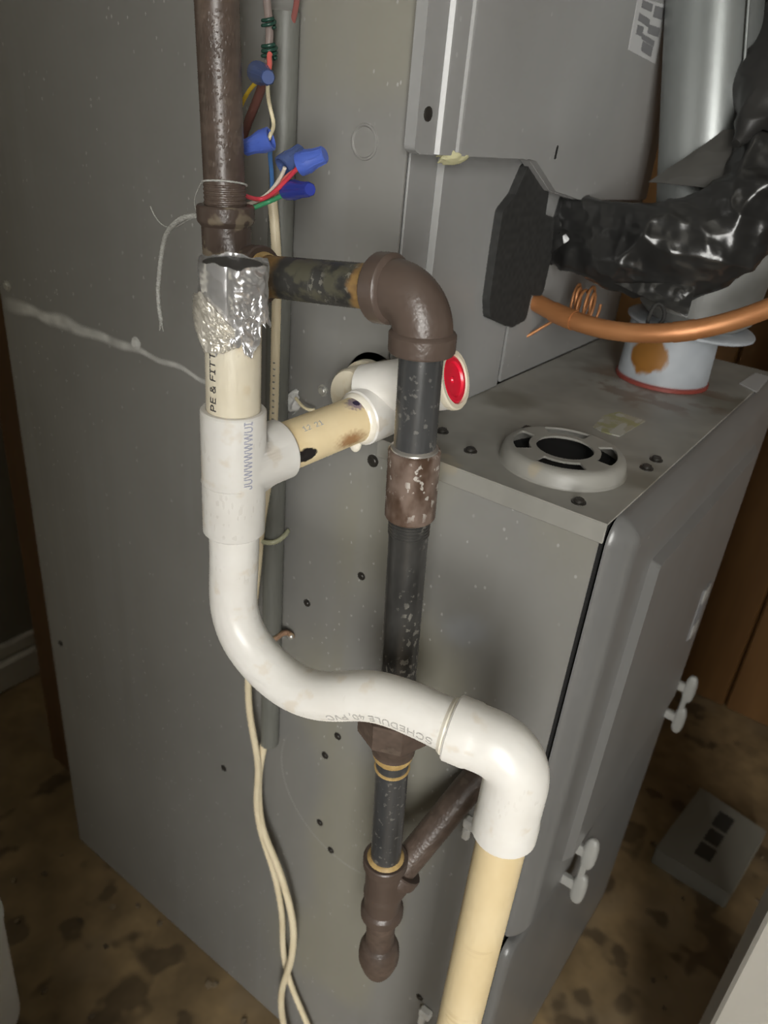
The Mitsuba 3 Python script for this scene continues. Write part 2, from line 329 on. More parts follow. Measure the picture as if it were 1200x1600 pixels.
for nm, c in dict(red=(0.55, 0.05, 0.07), coral=(0.62, 0.13, 0.11), green=(0.05, 0.26, 0.12), dark_green=(0.012, 0.045, 0.032), rose=(0.26, 0.09, 0.08), blue=(0.06, 0.17, 0.42), yellow=(0.66, 0.45, 0.04), white=(0.62, 0.55, 0.47), ivory=(0.70, 0.62, 0.42), brown=(0.13, 0.055, 0.045), mauve=(0.20, 0.16, 0.145)).items():
    mat('wire_' + nm, c, 0.35)
mat('string_grey', lambda p, n, uv: mix(C3(0.22, 0.22, 0.20), C3(0.50, 0.50, 0.47), noise(p.x * 900, p.y * 900, p.z * 1400)), 0.8)
mat('red_plastic', (0.62, 0.010, 0.035), 0.28, specular=0.6)
mat('black_foam', lambda p, n, uv: C3(0.018, 0.018, 0.017) * (0.7 + 0.6 * noise(p.x * 300, p.y * 300, p.z * 300)), 0.8)
mat('black_bag', lambda p, n, uv: mix(C3(0.010, 0.010, 0.010), C3(0.022, 0.022, 0.021), fbm(p.x * 40, p.y * 40, p.z * 40, 3)), 0.24, specular=0.6)
mat('dusty_black', lambda p, n, uv: mix(C3(0.010, 0.010, 0.010), C3(0.026, 0.025, 0.023), fbm(p.x * 45, p.y * 45, p.z * 45, 4)), 0.5)
mat('dusty_sheet', lambda p, n, uv: mix(C3(0.022, 0.021, 0.019), C3(0.060, 0.058, 0.052), fbm(p.x * 45, p.y * 45, p.z * 45, 4)), 0.55)
mat('galvanised', lambda p, n, uv: mix(C3(0.19, 0.205, 0.20), C3(0.29, 0.305, 0.30), fbm(p.x * 30, p.y * 30, p.z * 12, 4)), 0.34, metallic=0.5)
mat('dull_galvanised', lambda p, n, uv: mix(C3(0.13, 0.13, 0.12), C3(0.26, 0.265, 0.255), fbm(p.x * 40, p.y * 40, p.z * 30, 4)), 0.5, metallic=0.2)
fl = az(1033, 592, 0.744); FX, FY = fl[0], fl[1]; RUST = ray_cyl(1012, 556, (FX, FY, 0), 0.0368)
def collar_col(p, n, uv):
    c = mix(C3(0.23, 0.25, 0.27), C3(0.38, 0.405, 0.43), fbm(p.x * 40, p.y * 40, p.z * 30, 4))
    q = RUST
    dd = (dr.square(p.x - float(q[0])) + dr.square(p.y - float(q[1]))) / 0.017 ** 2 + dr.square((p.z - float(q[2])) / 0.016)
    rust = smoothstep(1.15, 0.6, dd + 1.3 * (fbm(p.x * 150, p.y * 150, p.z * 60, 3) - 0.5))
    c = mix(c, C3(0.20, 0.085, 0.012), rust)
    red = smoothstep(0.749, 0.747, p.z)
    return mix(c, C3(0.20, 0.04, 0.03), red)
mat('white_collar', collar_col, 0.5)
mat('copper', lambda p, n, uv: mix(C3(0.34, 0.135, 0.048), C3(0.47, 0.215, 0.090), fbm(p.x * 40, p.y * 40, p.z * 40, 3)), 0.42, metallic=0.45)
mat('dark_screw', (0.035, 0.032, 0.028), 0.35, metallic=0.4)
mat('zinc', (0.55, 0.55, 0.52), 0.3, metallic=0.7)
mat('hole_shade_black', (0.006, 0.006, 0.006), 0.9)  # near black that paints the shade inside holes and gaps
mat('latch_plastic', (0.27, 0.27, 0.255), 0.4)
mat('white_plastic', (0.72, 0.72, 0.70), 0.35)
mat('caulk', (0.50, 0.50, 0.48), 0.45)
mat('tan_strap', lambda p, n, uv: mix(C3(0.50, 0.41, 0.26), C3(0.27, 0.16, 0.10), smoothstep(-0.234, -0.228, p.x) * smoothstep(-0.219, -0.224, p.x)), 0.45)
mat('olive_tie', (0.40, 0.40, 0.27), 0.4)
def label_col(p, n, uv):
    g = smoothstep(0.45, 0.6, fbm(p.x * 90 + 2, p.y * 90, 0.0, 3)); r = smoothstep(0.55, 0.65, noise(p.x * 200, p.y * 90))
    return mix(mix(C3(0.30, 0.29, 0.23), C3(0.26, 0.26, 0.14), g), C3(0.36, 0.36, 0.32), r)
mat('sticker_old', label_col, 0.35)
mat('sticker_paper', (0.40, 0.40, 0.40), 0.45)
mat('print_grey', (0.15, 0.15, 0.155), 0.6)
mat('pipe_shade_grey', (0.055, 0.053, 0.049), 0.7)  # dark tone painted for the shade inside the open pipe
mat('card_white', (0.20, 0.195, 0.165), 0.7)
mat('print_dark', (0.035, 0.035, 0.03), 0.7)
mat('glass_wool', (0.42, 0.40, 0.24), 0.9)
def floor_col(p, n, uv):
    f = fbm(p.x * 9, p.y * 9, 0.0, 5); g = fbm(p.x * 30 + 5, p.y * 30, 0.0, 4)
    c = mix(C3(0.13, 0.090, 0.046), C3(0.29, 0.205, 0.105), f) * (0.55 + 0.9 * g)
    c = mix(c, C3(0.22, 0.165, 0.10), smoothstep(0.56, 0.74, fbm(p.x * 11 + 3, p.y * 11 + 7, 0.0, 4)) * 0.6)
    c = mix(c, C3(0.030, 0.020, 0.012), smoothstep(0.60, 0.74, fbm(p.x * 24 + 13, p.y * 24 + 1, 0.0, 3)) * 0.6)
    return c
mat('dirty_floor', floor_col, 0.6)
mat('wall_grey', lambda p, n, uv: C3(0.20, 0.19, 0.155) * (0.9 + 0.2 * fbm(p.x * 8, p.y * 8, p.z * 8, 3)), 0.7)
def wood_col(p, n, uv):
    g = fbm(p.x * 40, p.y * 40, p.z * 3, 4)
    return mix(C3(0.11, 0.050, 0.014), C3(0.19, 0.095, 0.030), g)
mat('brown_wood', wood_col, 0.5)
mat('dark_wood', lambda p, n, uv: wood_col(p, n, uv) * 0.45, 0.55)
mat('white_trim', lambda p, n, uv: C3(0.52, 0.50, 0.45) * (0.92 + 0.16 * fbm(p.x * 12, p.y * 12, p.z * 6, 3)), 0.4)
mat('ceiling_white', (0.55, 0.54, 0.50), 0.8)

# ------------------------------------------------------------------ setting
struct('floor', box((-1.3, -2.6, -0.05), (2.2, 1.2, 0)), 'dirty_floor', label='brown dirty floor blotched with pale patches')
struct('wall_left', box((-1.05, -2.6, 0), (-0.955, 1.0, 2.4)), 'wall_grey', label='dark grey wall behind the furnace')
struct('baseboard_left', cat(box((-0.955, -2.6, 0.0), (-0.935, 0.93, 0.055), 0.004), box((-0.955, -2.6, 0.056), (-0.945, 0.93, 0.085), 0.004)), 'white_trim', label='white painted baseboard')
struct('ceiling', box((-1.05, -2.6, 2.4), (2.2, 1.2, 2.46)), 'ceiling_white')
wb = struct('wall_back', box((-1.05, 0.93, 0), (1.2, 1.03, 2.4)), 'brown_wood', label='dark brown wood panelling beside the furnace')
for k in range(12):
    xx = -0.93 + k * 0.16
    scene[numbered('wall_back__plank')] = mikit.ply(box((xx + 0.002, 0.915, 0.0), (xx + 0.158, 0.932, 2.4), 0.003), 'brown_wood', smooth=False)
struct('trim_1', box((0.158, 0.135, 0), (0.262, 0.235, 2.4), 0.003), 'white_trim', label='white painted square post at the closet opening')
solo('wooden_post', box((-0.752, 0.06, 0.001), (-0.700, 0.10, 2.38), 0.003), 'dark_wood', 'brown wooden post standing upright behind the left edge of the furnace', 'post')

struct('added_shade_wall', box((-0.62, -0.64, 0), (0.10, -0.53, 2.4)), 'ceiling_white', label='unseen wall added behind the photographer to shade the left of the furnace')  # unseen, added to keep light off the left part of the side sheet

# unseen glowing pane and frame, added as the main light from the right
def added_window():
    q = ADDED_WINDOW; x, y0, y1, z0, z1 = q['x'], q['y0'], q['y1'], q['z0'], q['z1']; ym, zm = (y0 + y1) / 2, (z0 + z1) / 2
    struct('wall_side', cat(box((x, -2.6, 0), (x + 0.1, y0, 2.4)), box((x, y1, 0), (x + 0.1, 0.93, 2.4)), box((x, y0, 0), (x + 0.1, y1, z0)), box((x, y0, z1), (x + 0.1, y1, 2.4))), 'wall_grey', smooth=False)
    w = struct('added_window_1', cat(box((x + 0.03, y0, z0), (x + 0.07, y0 + 0.03, z1)), box((x + 0.03, y1 - 0.03, z0), (x + 0.07, y1, z1)), box((x + 0.03, y0 + 0.03, z0), (x + 0.07, y1 - 0.03, z0 + 0.03)), box((x + 0.03, y0 + 0.03, z1 - 0.03), (x + 0.07, y1 - 0.03, z1))), 'white_trim', smooth=False)
    glow_pane = trimesh.Trimesh([[x + 0.05, y0 + 0.03, z0 + 0.03], [x + 0.05, y1 - 0.03, z0 + 0.03], [x + 0.05, y1 - 0.03, z1 - 0.03], [x + 0.05, y0 + 0.03, z1 - 0.03]], [[0, 2, 1], [0, 3, 2]], process=False)
    e = q['power']
    scene[w + '__glow_pane'] = mikit.ply(glow_pane, 'white_plastic', emitter={'type': 'area', 'radiance': {'type': 'rgb', 'value': [e, e * 0.985, e * 0.945]}})
added_window()

# ------------------------------------------------------------------ furnace
W, LEFT, LEDGE, XU, TOP = 0.395, -0.605, 0.744, -0.158, 1.75
fu = thing('furnace', 'tall grey painted sheet metal furnace with a stepped front ledge', 'furnace')
# side sheet: an L with a folded back edge and a round hole for the drain
L = sg.Polygon([(LEFT + 0.012, 0.002), (-0.003, 0.002), (-0.003, LEDGE - 0.001), (XU + 0.001, LEDGE - 0.001), (XU + 0.001, TOP), (LEFT + 0.012, TOP)])
drain_hole = ay(583, 606, 0.0)
side = prism(L.difference(sg.Point(drain_hole[0], drain_hole[2]).buffer(0.0225)), 'y', 0.0, 0.0015)
fold = prism(sg.Polygon([(LEFT + 0.012 + 0.012 * math.cos(a), 0.012 + 0.012 * math.sin(a)) for a in np.linspace(-math.pi / 2, -math.pi, 10)] + [(LEFT, 0.05), (LEFT + 0.0015, 0.05)] + [(LEFT + 0.012 + 0.0105 * math.cos(a), 0.012 + 0.0105 * math.sin(a)) for a in np.linspace(-math.pi, -math.pi / 2, 10)]), 'z', 0.002, TOP)
obj('side_panel', cat(side, fold), 'side_paint', fu, label='left side sheet, speckled and smeared with white sealant')
obj('side_panel', prism(L, 'y', W - 0.0015, W), 'side_paint', fu)
obj('back_panel', box((LEFT, 0.052, 0.002), (LEFT + 0.002, W, TOP)), 'side_paint', fu)
obj('top_panel', box((LEFT, 0, TOP + 0.0005), (XU, W, TOP + 0.002)), 'side_paint', fu)
# stamped knockout ring
kc = ay(570, 222, 0.0)
obj('knockout', lathe([(0.0096, 0.0), (0.0093, 0.0010), (0.0084, 0.0012), (0.0076, 0.0002), (0, 0.0003)], kc, (0, -1, 0), 36), 'side_paint', fu, label='round stamped knockout')
# ledge with a folded lip over the side sheet
vc = az(883, 699, LEDGE + 0.0108); VX, VY = vc[0], vc[1]
fl = az(1033, 592, LEDGE)
FX, FY = fl[0], fl[1]
ledge_poly = sg.box(XU + 0.001, -0.003, 0.0, W).difference(sg.Point(VX, VY).buffer(0.0378)).difference(sg.Point(FX, FY).buffer(0.030))
lp = prism(ledge_poly, 'z', LEDGE - 0.0015, LEDGE)
lip = box((XU + 0.001, -0.0032, LEDGE - 0.013), (0.0, -0.0012, LEDGE - 0.0002), 0.0006)
obj('ledge_panel', cat(lp, lip), 'ledge_paint', fu, label='dusty ledge sheet with a folded lip')
# pressed vent hub
def vent_hub():
    prof = [(0.0405, 0.0), (0.0398, 0.0006), (0.0394, 0.002), (0.0390, 0.0055), (0.0378, 0.0085), (0.0360, 0.0102), (0.0335, 0.0108), (0.0, 0.0108), (0.0, 0.0094), (0.0332, 0.0094), (0.0352, 0.0090), (0.0366, 0.0078), (0.0376, 0.005), (0.0381, 0.001), (0.0382, 0.0), (0.0405, 0.0)]
    m = lathe(prof, (VX, VY, LEDGE), (0, 0, 1), 72)
    cuts = [trimesh.creation.cylinder(0.0180, 0.05, sections=48).apply_translation((VX, VY, LEDGE + 0.018))]
    for q in (20, 112, 200, 290):
        a = np.radians(np.linspace(q - 26, q + 26, 20)); ro, ri = 0.0312, 0.0236
        pts = [(VX + ro * math.cos(t), VY + ro * math.sin(t)) for t in a] + [(VX + ri * math.cos(t), VY + ri * math.sin(t)) for t in a[::-1]]
        cuts.append(prism(sg.Polygon(pts).buffer(0.0012), 'z', LEDGE - 0.01, LEDGE + 0.05))
    return cut(m, *cuts)
obj('vent_hub', vent_hub(), 'ledge_paint', fu, smooth=40, label='raised round vent with four curved slots around a centre hole')
obj('vent_shade_disc', lathe([(0, 0), (0.0372, 0), (0.0372, 0.001), (0, 0.001)], (VX, VY, LEDGE + 0.0005), (0, 0, 1), 40), 'hole_shade_black', fu)  # black disc that paints the shade seen through the vent slots
obj('inner_shade_sheet', box((XU + 0.004, 0.004, LEDGE - 0.10), (-0.004, W - 0.004, LEDGE - 0.098)), 'hole_shade_black', fu)  # black sheet painting the dark interior below the ledge openings
def screw(c, d, r, m='dark_screw', parent=fu, h=0.0022, hexa=True):
    prof = [(r * 1.45, 0.0), (r * 1.45, 0.0006), (r, 0.0008), (r, h), (r * 0.8, h + 0.0004), (0, h + 0.0004)]
    return obj('screw', lathe(prof, c, d, 16), m, parent, smooth=30)
for px in ((735, 705), (691, 675), (904, 785), (1010, 732), (1025, 719), (824, 672)): screw(az(*px, LEDGE), (0, 0, 1), 0.0030)
for px, r in (((565, 900), .0022), ((480, 942), .0022), ((528, 1150), .0024), ((508, 1180), .0024), ((500, 1285), .0024), ((517, 1328), .0024), ((350, 1200), .0024), ((583, 720), .0030), ((95, 1005), .0026), ((656, 1558), .0024)):
    screw(ay(*px, 0.0), (0, -1, 0), r, h=0.0012)
screw(ay(505, 610, 0), (0, -1, 0), 0.0028, 'zinc')
screw(ay(213, 536, 0), (0, -1, 0), 0.0035, 'caulk'); screw(ay(12, 447, 0), (0, -1, 0), 0.0035, 'zinc')
# upper front: flange left of the slot, recessed sheet right of it
SLOT = 0.156
obj('front_flange', cat(box((XU - 0.002, 0.0055, LEDGE + 0.001), (XU, 0.034, TOP), 0.0006),
    prism(sg.Polygon([(XU - 0.002, 0.034), (XU, 0.034), (XU + 0.003, 0.037), (XU + 0.003, SLOT - 0.006), (XU + 0.001, SLOT - 0.003), (XU - 0.012, SLOT - 0.003), (XU - 0.012, SLOT - 0.005), (XU - 0.001, SLOT - 0.006)]), 'z', LEDGE + 0.001, TOP)), 'front_paint', fu, smooth=20)
obj('recessed_panel', box((XU - 0.0015, SLOT + 0.004, LEDGE + 0.001), (XU + 0.0005, W - 0.002, TOP)), 'front_paint', fu)
obj('slot_shade_sheet', box((XU - 0.05, SLOT - 0.02, LEDGE - 0.02), (XU - 0.03, SLOT + 0.02, TOP)), 'hole_shade_black', fu)  # black sheet standing in for the shade inside the slot
# black foam pads at the slot
def pad(pts, x0, x1):
    return prism(sg.Polygon([tuple(ax(*q, x1)[1:]) for q in pts]).buffer(-0.005).buffer(0.005), 'x', x0, x1)
obj('foam_seal', pad([(826, 258), (845, 256), (858, 300), (838, 430), (822, 500), (800, 512), (766, 497), (765, 470), (775, 400), (786, 330), (806, 304)], XU + 0.003, XU + 0.009), 'black_foam', fu, label='black foam pad beside the slot')
obj('foam_seal', pad([(838, 330), (866, 340), (862, 400), (848, 462), (830, 462), (834, 390)], XU + 0.003, XU + 0.007), 'black_foam', fu)
# upper door with a pressed rib and a stepped bottom
XD = -0.140
dpx = [(660, 236), (668, 243), (828, 250), (838, 253), (868, 300), (905, 313), (1018, 313), (1046, 190), (1074, 60)]
dy = [ax(*q, XD)[1:] for q in dpx]
topy = dy[-1][0]
door_poly = sg.Polygon([tuple(q) for q in dy] + [(topy, TOP - 0.02), (dy[0][0] - 0.004, TOP - 0.02)]).buffer(-0.003).buffer(0.003)
y_rib = ax(690, 244, XD)[1]; y_rib2 = ax(715, 246, XD)[1]
plate = prism(door_poly, 'x', XD - 0.012, XD - 0.005)
raised = door_poly.intersection(sg.box(y_rib, 0, topy - 0.028, 3))
bevel = lambda o, x: [x, o]
def raised_slab(poly, x0, x1, b):
    a, c = prism(poly, 'x', x0, x0 + (x1 - x0) * 0.1), prism(poly.intersection(sg.box(poly.bounds[0] + b, 0, poly.bounds[2] - 0.012, 3)), 'x', x1 - 0.0003, x1)
    return a, c
a_y, z_lo = y_rib, min(q[1] for q in dy[1:5])
prof = [(XD - 0.006, y_rib - 0.001), (XD - 0.005, y_rib), (XD - 0.0025, y_rib + 0.0015), (XD - 0.002, y_rib + 0.003), (XD - 0.002, y_rib2), (XD - 0.0007, y_rib2 + 0.0012), (XD, y_rib2 + 0.003), (XD, topy - 0.030), (XD - 0.002, topy - 0.020), (XD - 0.0045, topy - 0.010), (XD - 0.009, topy - 0.0005), (XD - 0.006, topy - 0.03)]
rib = prism(sg.Polygon(prof), 'z', 0.5, TOP - 0.02)
face = unman(man(rib) ^ man(prism(door_poly.buffer(-0.0004), 'x', XD - 0.05, XD + 0.05)))
od = obj('upper_door', cat(plate, face), 'front_paint', fu, smooth=25, label='removable upper door with a pressed rib')
st = [ax(*q, XD + 0.0004)[1:] for q in ((997, -4), (1043, 8), (1024, 100), (982, 78))]
stk = obj('sticker', prism(sg.Polygon([tuple(q) for q in st]), 'x', XD + 0.0001, XD + 0.0004), 'sticker_paper', od, smooth=False, label='pale sticker with blurred grey print')
def quad(u0, v0, u1, v1, sk=0.0):
    A, B, Cq, D = [np.array(q) for q in st]
    P = lambda u, v: tuple((A * (1 - u) + B * u) * (1 - v) + (D * (1 - u) + Cq * u) * v)
    return sg.Polygon([P(u0, v0), P(u1, v0 + sk), P(u1, v1 + sk), P(u0, v1)])
marks = [quad(.15, .02, .5, .16, .03), quad(.58, .06, .92, .26), quad(.12, .26, .5, .40, .06), quad(.5, .40, .9, .56), quad(.14, .48, .34, .66), quad(.34, .60, .8, .70, .04), quad(.40, .72, .78, .90, .03)]
scene[stk.rsplit('__', 1)[0] + '__print'] = mikit.ply(cat(*[prism(q, 'x', XD + 0.0005, XD + 0.0007) for q in marks]), 'print_grey', smooth=False)
dc = ax(668, 178, XD - 0.005); obj('screw', lathe([(0.0036, 0), (0.0036, 0.0008), (0.0022, 0.0012), (0.0, 0.0012)], dc, (1, 0, 0), 16), 'dark_screw', od)
dc = ax(869, 238, XD); obj('slot', prism(sg.LineString([tuple(dc[1:] + np.array([0.0004, 0.003])), tuple(dc[1:] - np.array([0.0004, 0.003]))]).buffer(0.0013), 'x', XD - 0.001, XD + 0.0003), 'hole_shade_black', od)
obj('insulation_tuft', trimesh.Trimesh(*(lambda s: (s.vertices * [0.006, 0.013, 0.004] + ax(700, 249, XD - 0.008) + meshkit.noise(s.vertices * 3)[:, None] * 0.004, s.faces))(trimesh.creation.icosphere(3)), process=False), 'glass_wool', fu, label='tuft of yellowish insulation under the door')
# lower door: pressed pan with rounded edges and a raised field
ZS = 0.360
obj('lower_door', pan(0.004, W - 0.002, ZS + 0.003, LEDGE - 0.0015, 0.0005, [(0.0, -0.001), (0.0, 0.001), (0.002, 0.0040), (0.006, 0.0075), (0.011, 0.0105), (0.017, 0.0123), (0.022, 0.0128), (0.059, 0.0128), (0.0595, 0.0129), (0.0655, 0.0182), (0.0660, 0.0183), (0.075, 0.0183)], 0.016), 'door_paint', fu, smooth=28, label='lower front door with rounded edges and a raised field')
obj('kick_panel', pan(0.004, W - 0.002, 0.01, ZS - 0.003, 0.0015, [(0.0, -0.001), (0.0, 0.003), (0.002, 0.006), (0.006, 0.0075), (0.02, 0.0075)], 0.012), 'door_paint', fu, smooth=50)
obj('gap_shade_sheet', box((-0.012, 0.003, 0.005), (-0.002, W - 0.004, LEDGE - 0.003)), 'hole_shade_black', fu)  # black sheet standing in for the shade in the gaps around the doors
def latch(c):
    """a twin tab: an upper and a lower oval lobe on short stems, joined at the middle"""
    out = []
    for sg_ in (1, -1):
        m = trimesh.creation.icosphere(3).vertices; m = np.sign(m) * np.abs(m) ** 0.75
        out.append(trimesh.convex.convex_hull(m * [0.0064, 0.0050, 0.0185] + c + [0.009, 0, sg_ * 0.0225]))
        out.append(box(c + [-0.009, -0.0035, sg_ * 0.016], c + [0.006, 0.0035, sg_ * 0.027], 0.0015))
    out.append(box(c + [0.004, -0.003, -0.010], c + [0.010, 0.003, 0.010], 0.0015))
    return union(*out)
for px in ((890, 1418), (1073, 1105)):
    q = ax(*px, 0.022); obj('latch', latch(np.array([0.0155, min(q[1], W - 0.012), ZS + 0.006])), 'latch_plastic', fu, smooth=40, label='pale plastic twin latch' )
bc = ax(1092, 955, 0.0190)
obj('badge', prism(sg.box(bc[1] - 0.010, bc[2] - 0.026, bc[1] + 0.010, bc[2] + 0.026).buffer(0.003), 'x', 0.0184, 0.0196), 'print_grey', fu, label='small dark badge with pale ends')
for dz in (-0.020, 0.020):
    obj('badge_end', prism(sg.box(bc[1] - 0.007, bc[2] + dz - 0.006, bc[1] + 0.007, bc[2] + dz + 0.006).buffer(0.002), 'x', 0.0197, 0.0206), 'latch_plastic', fu)

# things lying on the ledge
def flat_bit(name, pts, z, t, m, label, c):
    solo(name, prism(sg.Polygon([tuple(az(*q, z)[:2]) for q in pts]), 'z', z + 0.0002, z + t), m, label, c, smooth=False)
flat_bit('paper_scrap', [(926, 668), (944, 650), (966, 645), (1008, 659), (968, 683), (940, 676)], LEDGE, 0.0008, 'sticker_old', 'torn yellowish sticker scrap on the ledge behind the round vent', 'scrap')
flat_bit('paper_scrap', [(1155, 600), (1180, 584), (1203, 590), (1182, 614)], LEDGE, 0.0010, 'sticker_paper', 'small pale square of card on the ledge at the far right edge', 'scrap')

# ------------------------------------------------------------------ iron gas pipe
YG = -0.078; RP = 0.01067
gp = thing('gas_pipe', 'dark iron gas pipe coming down in front of the furnace with tees and elbow', 'pipe')
rtop = ay(336, -60, YG); rbot = ay(352, 320, YG); dirr = unit(rbot - rtop)
tee_c = ay(353, 425, YG); tee_c = rbot + dirr * ((tee_c - rbot) @ dirr)
obj('riser', tube(np.array([rtop - dirr * 0.45, rtop, rbot + dirr * 0.012]), RP, 48), 'riser_iron', gp, smooth=40)
th = []
s = rbot - dirr * 0.003
for k in range(5):
    h = -0.0075 + k * 0.0021
    th += [(RP - 0.0002, h), (RP + 0.0004, h + 0.0007), (RP + 0.0004, h + 0.0012), (RP - 0.0002, h + 0.0019)]
obj('thread', lathe(th, s, dirr, 40), 'riser_iron', gp, smooth=25)
br0 = tee_c; elc = ay(650, 452, YG)          # branch axis: from the tee to the corner of the elbow
brd = unit(elc - br0)
def collar_tube(p0, d, l, r, rc, lc):
    """fitting arm with a rolled collar at its far end"""
    return lathe([(0, 0), (r, 0), (r, l - lc - 0.002), (rc - 0.0004, l - lc), (rc, l - lc + 0.0012), (rc, l - 0.0010), (rc - 0.0008, l), (RP + 0.0003, l), (RP + 0.0003, l - 0.001), (0, l - 0.001)], p0, d, 56)
RF, RC = 0.0131, 0.0152
def tee(c, d_run, d_br, lu, ld, lb, rf=RF, rc=RC):
    body = union(collar_tube(c, -d_run, lu, rf, rc, 0.0085), collar_tube(c, d_run, ld, rf, rc, 0.0085), collar_tube(c, d_br, lb, rf, rc, 0.0085), trimesh.creation.icosphere(3, rf * 1.06).apply_translation(c))
    return body
lu = np.linalg.norm(tee_c - rbot)
obj('tee', tee(tee_c, dirr, brd, lu, 0.027, 0.0268), 'cast_iron', gp, smooth=35)
obj('thread_dope', lathe([(RP + 0.0002, 0), (RP + 0.0014, 0.0004), (RP + 0.0008, 0.003), (RP, 0.0042)], tee_c + brd * 0.0268, brd, 40), 'pipe_dope', gp, label='rusty ochre thread compound')
# nipple and elbow
R_EL = 0.0195
dr_top = ay(655, 600, YG); dr_b = ay(604, 1320, -0.064); ddn = unit(dr_b - dr_top)
corner = dr_top + ddn * ((elc - dr_top) @ ddn)
nd = unit(corner - br0)
el_s = corner - nd * 0.0275; el_e = corner + ddn * 0.0275
obj('nipple', tube(np.array([br0 + nd * 0.024, el_s + nd * 0.008]), RP, 48), 'rusty_nipple', gp, smooth=40, label='short black nipple with rusty ends')
a = np.linspace(0, math.pi / 2, 24)
e1, e2 = -nd, ddn
cc = corner + (-nd + ddn) * R_EL
arc = np.array([cc + (-ddn) * R_EL * math.cos(t) * 1.0 + nd * R_EL * math.sin(t) for t in a])
arc = np.vstack([[corner - nd * 0.024], arc, [corner + ddn * 0.024]])
elb = union(tube(arc, 0.0141, 56), lathe([(0, 0), (RP, 0), (RC + 0.0004, 0.0), (RC + 0.0012, 0.0012), (RC + 0.0012, 0.0086), (RC + 0.0004, 0.0096), (0.0138, 0.0105), (0, 0.0105)], el_s, nd, 56), lathe([(0, 0), (RP, 0), (RC + 0.0002, 0), (RC + 0.0008, 0.001), (RC + 0.0008, 0.0086), (RC, 0.0096), (0.0138, 0.0105), (0, 0.0105)], el_e, -ddn, 56))
obj('elbow', elb, 'cast_iron', gp, smooth=35, label='smooth brown iron elbow')
obj('thread_dope', lathe([(RP, -0.004), (RP + 0.0006, -0.0032), (RP + 0.0016, -0.0008), (RP + 0.0016, 0.0005)], el_s, nd, 40), 'pipe_dope', gp)
def along(px, py):                                             # the point of the drop's axis that shows at picture height py
    lo, hi = -0.1, 0.7
    for _ in range(40):
        m = (lo + hi) / 2
        if proj(dr_top + ddn * m)[1] < py: lo = m
        else: hi = m
    return dr_top + ddn * lo
c0, c1 = along(648, 700), along(644, 806)
obj('pipe_section', tube(np.array([el_e - ddn * 0.004, c0 + ddn * 0.006]), RP, 48), 'clean_steel', gp, smooth=40)
lc = np.linalg.norm(c1 - c0)
obj('coupling', lathe([(0, 0), (RP + 0.0002, 0), (0.0126, 0.0003), (0.0134, 0.0012), (0.0134, lc - 0.001), (0.0128, lc), (RP, lc), (0, lc)], c0, ddn, 56), 'worn_coupling', gp, smooth=30, label='scuffed rusty coupling')
obj('thread', lathe([(RP, -0.0016), (RP + 0.0014, -0.0006), (RP + 0.0016, 0.0006)], c0, ddn, 40), 'bare_thread', gp)
th = []
for k in range(6):
    h = k * 0.0019
    th += [(RP - 0.0002, h), (RP + 0.0005, h + 0.0006), (RP + 0.0005, h + 0.0011), (RP - 0.0002, h + 0.0017)]
obj('thread', lathe(th, c1 - ddn * 0.0005, ddn, 40), 'black_steel', gp, smooth=25)
u0, u1 = along(628, 1098), along(612, 1172)
obj('pipe_section', tube(np.array([c1 - ddn * 0.004, u0 + ddn * 0.004]), RP, 48), 'black_steel', gp, smooth=40)
lu2 = np.linalg.norm(u1 - u0)
hexm = lathe([(0, 0), (0.013, 0), (0.0235, 0.0015), (0.0235, lu2 * 0.52), (0.0205, lu2 * 0.56), (0, lu2 * 0.56)], u0, ddn, 8)
obj('union', union(hexm, lathe([(0, lu2 * 0.4), (0.0165, lu2 * 0.4), (0.0165, lu2 * 0.72), (0.0138, lu2 * 0.84), (0.0138, lu2 * 0.985), (0.0128, lu2), (0, lu2)], u0, ddn, 40)), 'brown_iron', gp, smooth=30, label='faceted iron union')
obj('thread_dope', lathe([(0.0132, -0.0006), (0.0135, 0.0006), (0.0125, 0.0045), (RP + 0.0008, 0.0062), (RP, 0.0066)], u1, ddn, 40), 'pipe_dope', gp)
obj('thread_dope', lathe([(RP, 0.0), (RP + 0.0010, 0.0006), (RP + 0.0007, 0.0020), (RP, 0.0026)], u1 + ddn * 0.0135, ddn, 40), 'pipe_dope', gp)
t0, tc, t1 = along(606, 1338), along(605, 1378), along(600, 1426)
obj('pipe_section', tube(np.array([u1 - ddn * 0.002, t0 + ddn * 0.004]), RP, 48), 'clean_steel', gp, smooth=40)
YE = 0.0
bend = ay(744, 1216, -0.004)
bd = unit(np.array([bend[0], bend[1], bend[2]]) - along(605, 1392)); tc = along(605, 1392)
RB = 0.0136
obj('tee', tee(tc, ddn, bd, np.linalg.norm(tc - t0), np.linalg.norm(t1 - tc), 0.024, RB, 0.0158), 'cast_iron', gp, smooth=35)
obj('thread_dope', lathe([(RP, -0.002), (RP + 0.0012, -0.0012), (RP + 0.003, 0.0006), (RP + 0.0035, 0.0012), (RP, 0.0012)], t0, ddn, 40), 'pipe_dope', gp)
obj('branch_nipple', tube(np.array([tc + bd * 0.02, tc + bd * (np.linalg.norm(bend - tc) + 0.05)]), RP, 40), 'brown_iron', gp, smooth=40)
cp0 = along(597, 1470); lcap = np.linalg.norm(along(592, 1526) - cp0)
obj('drip_nipple', tube(np.array([t1 - ddn * 0.004, cp0 + ddn * 0.004]), RP + 0.0002, 40), 'brown_iron', gp, smooth=40)
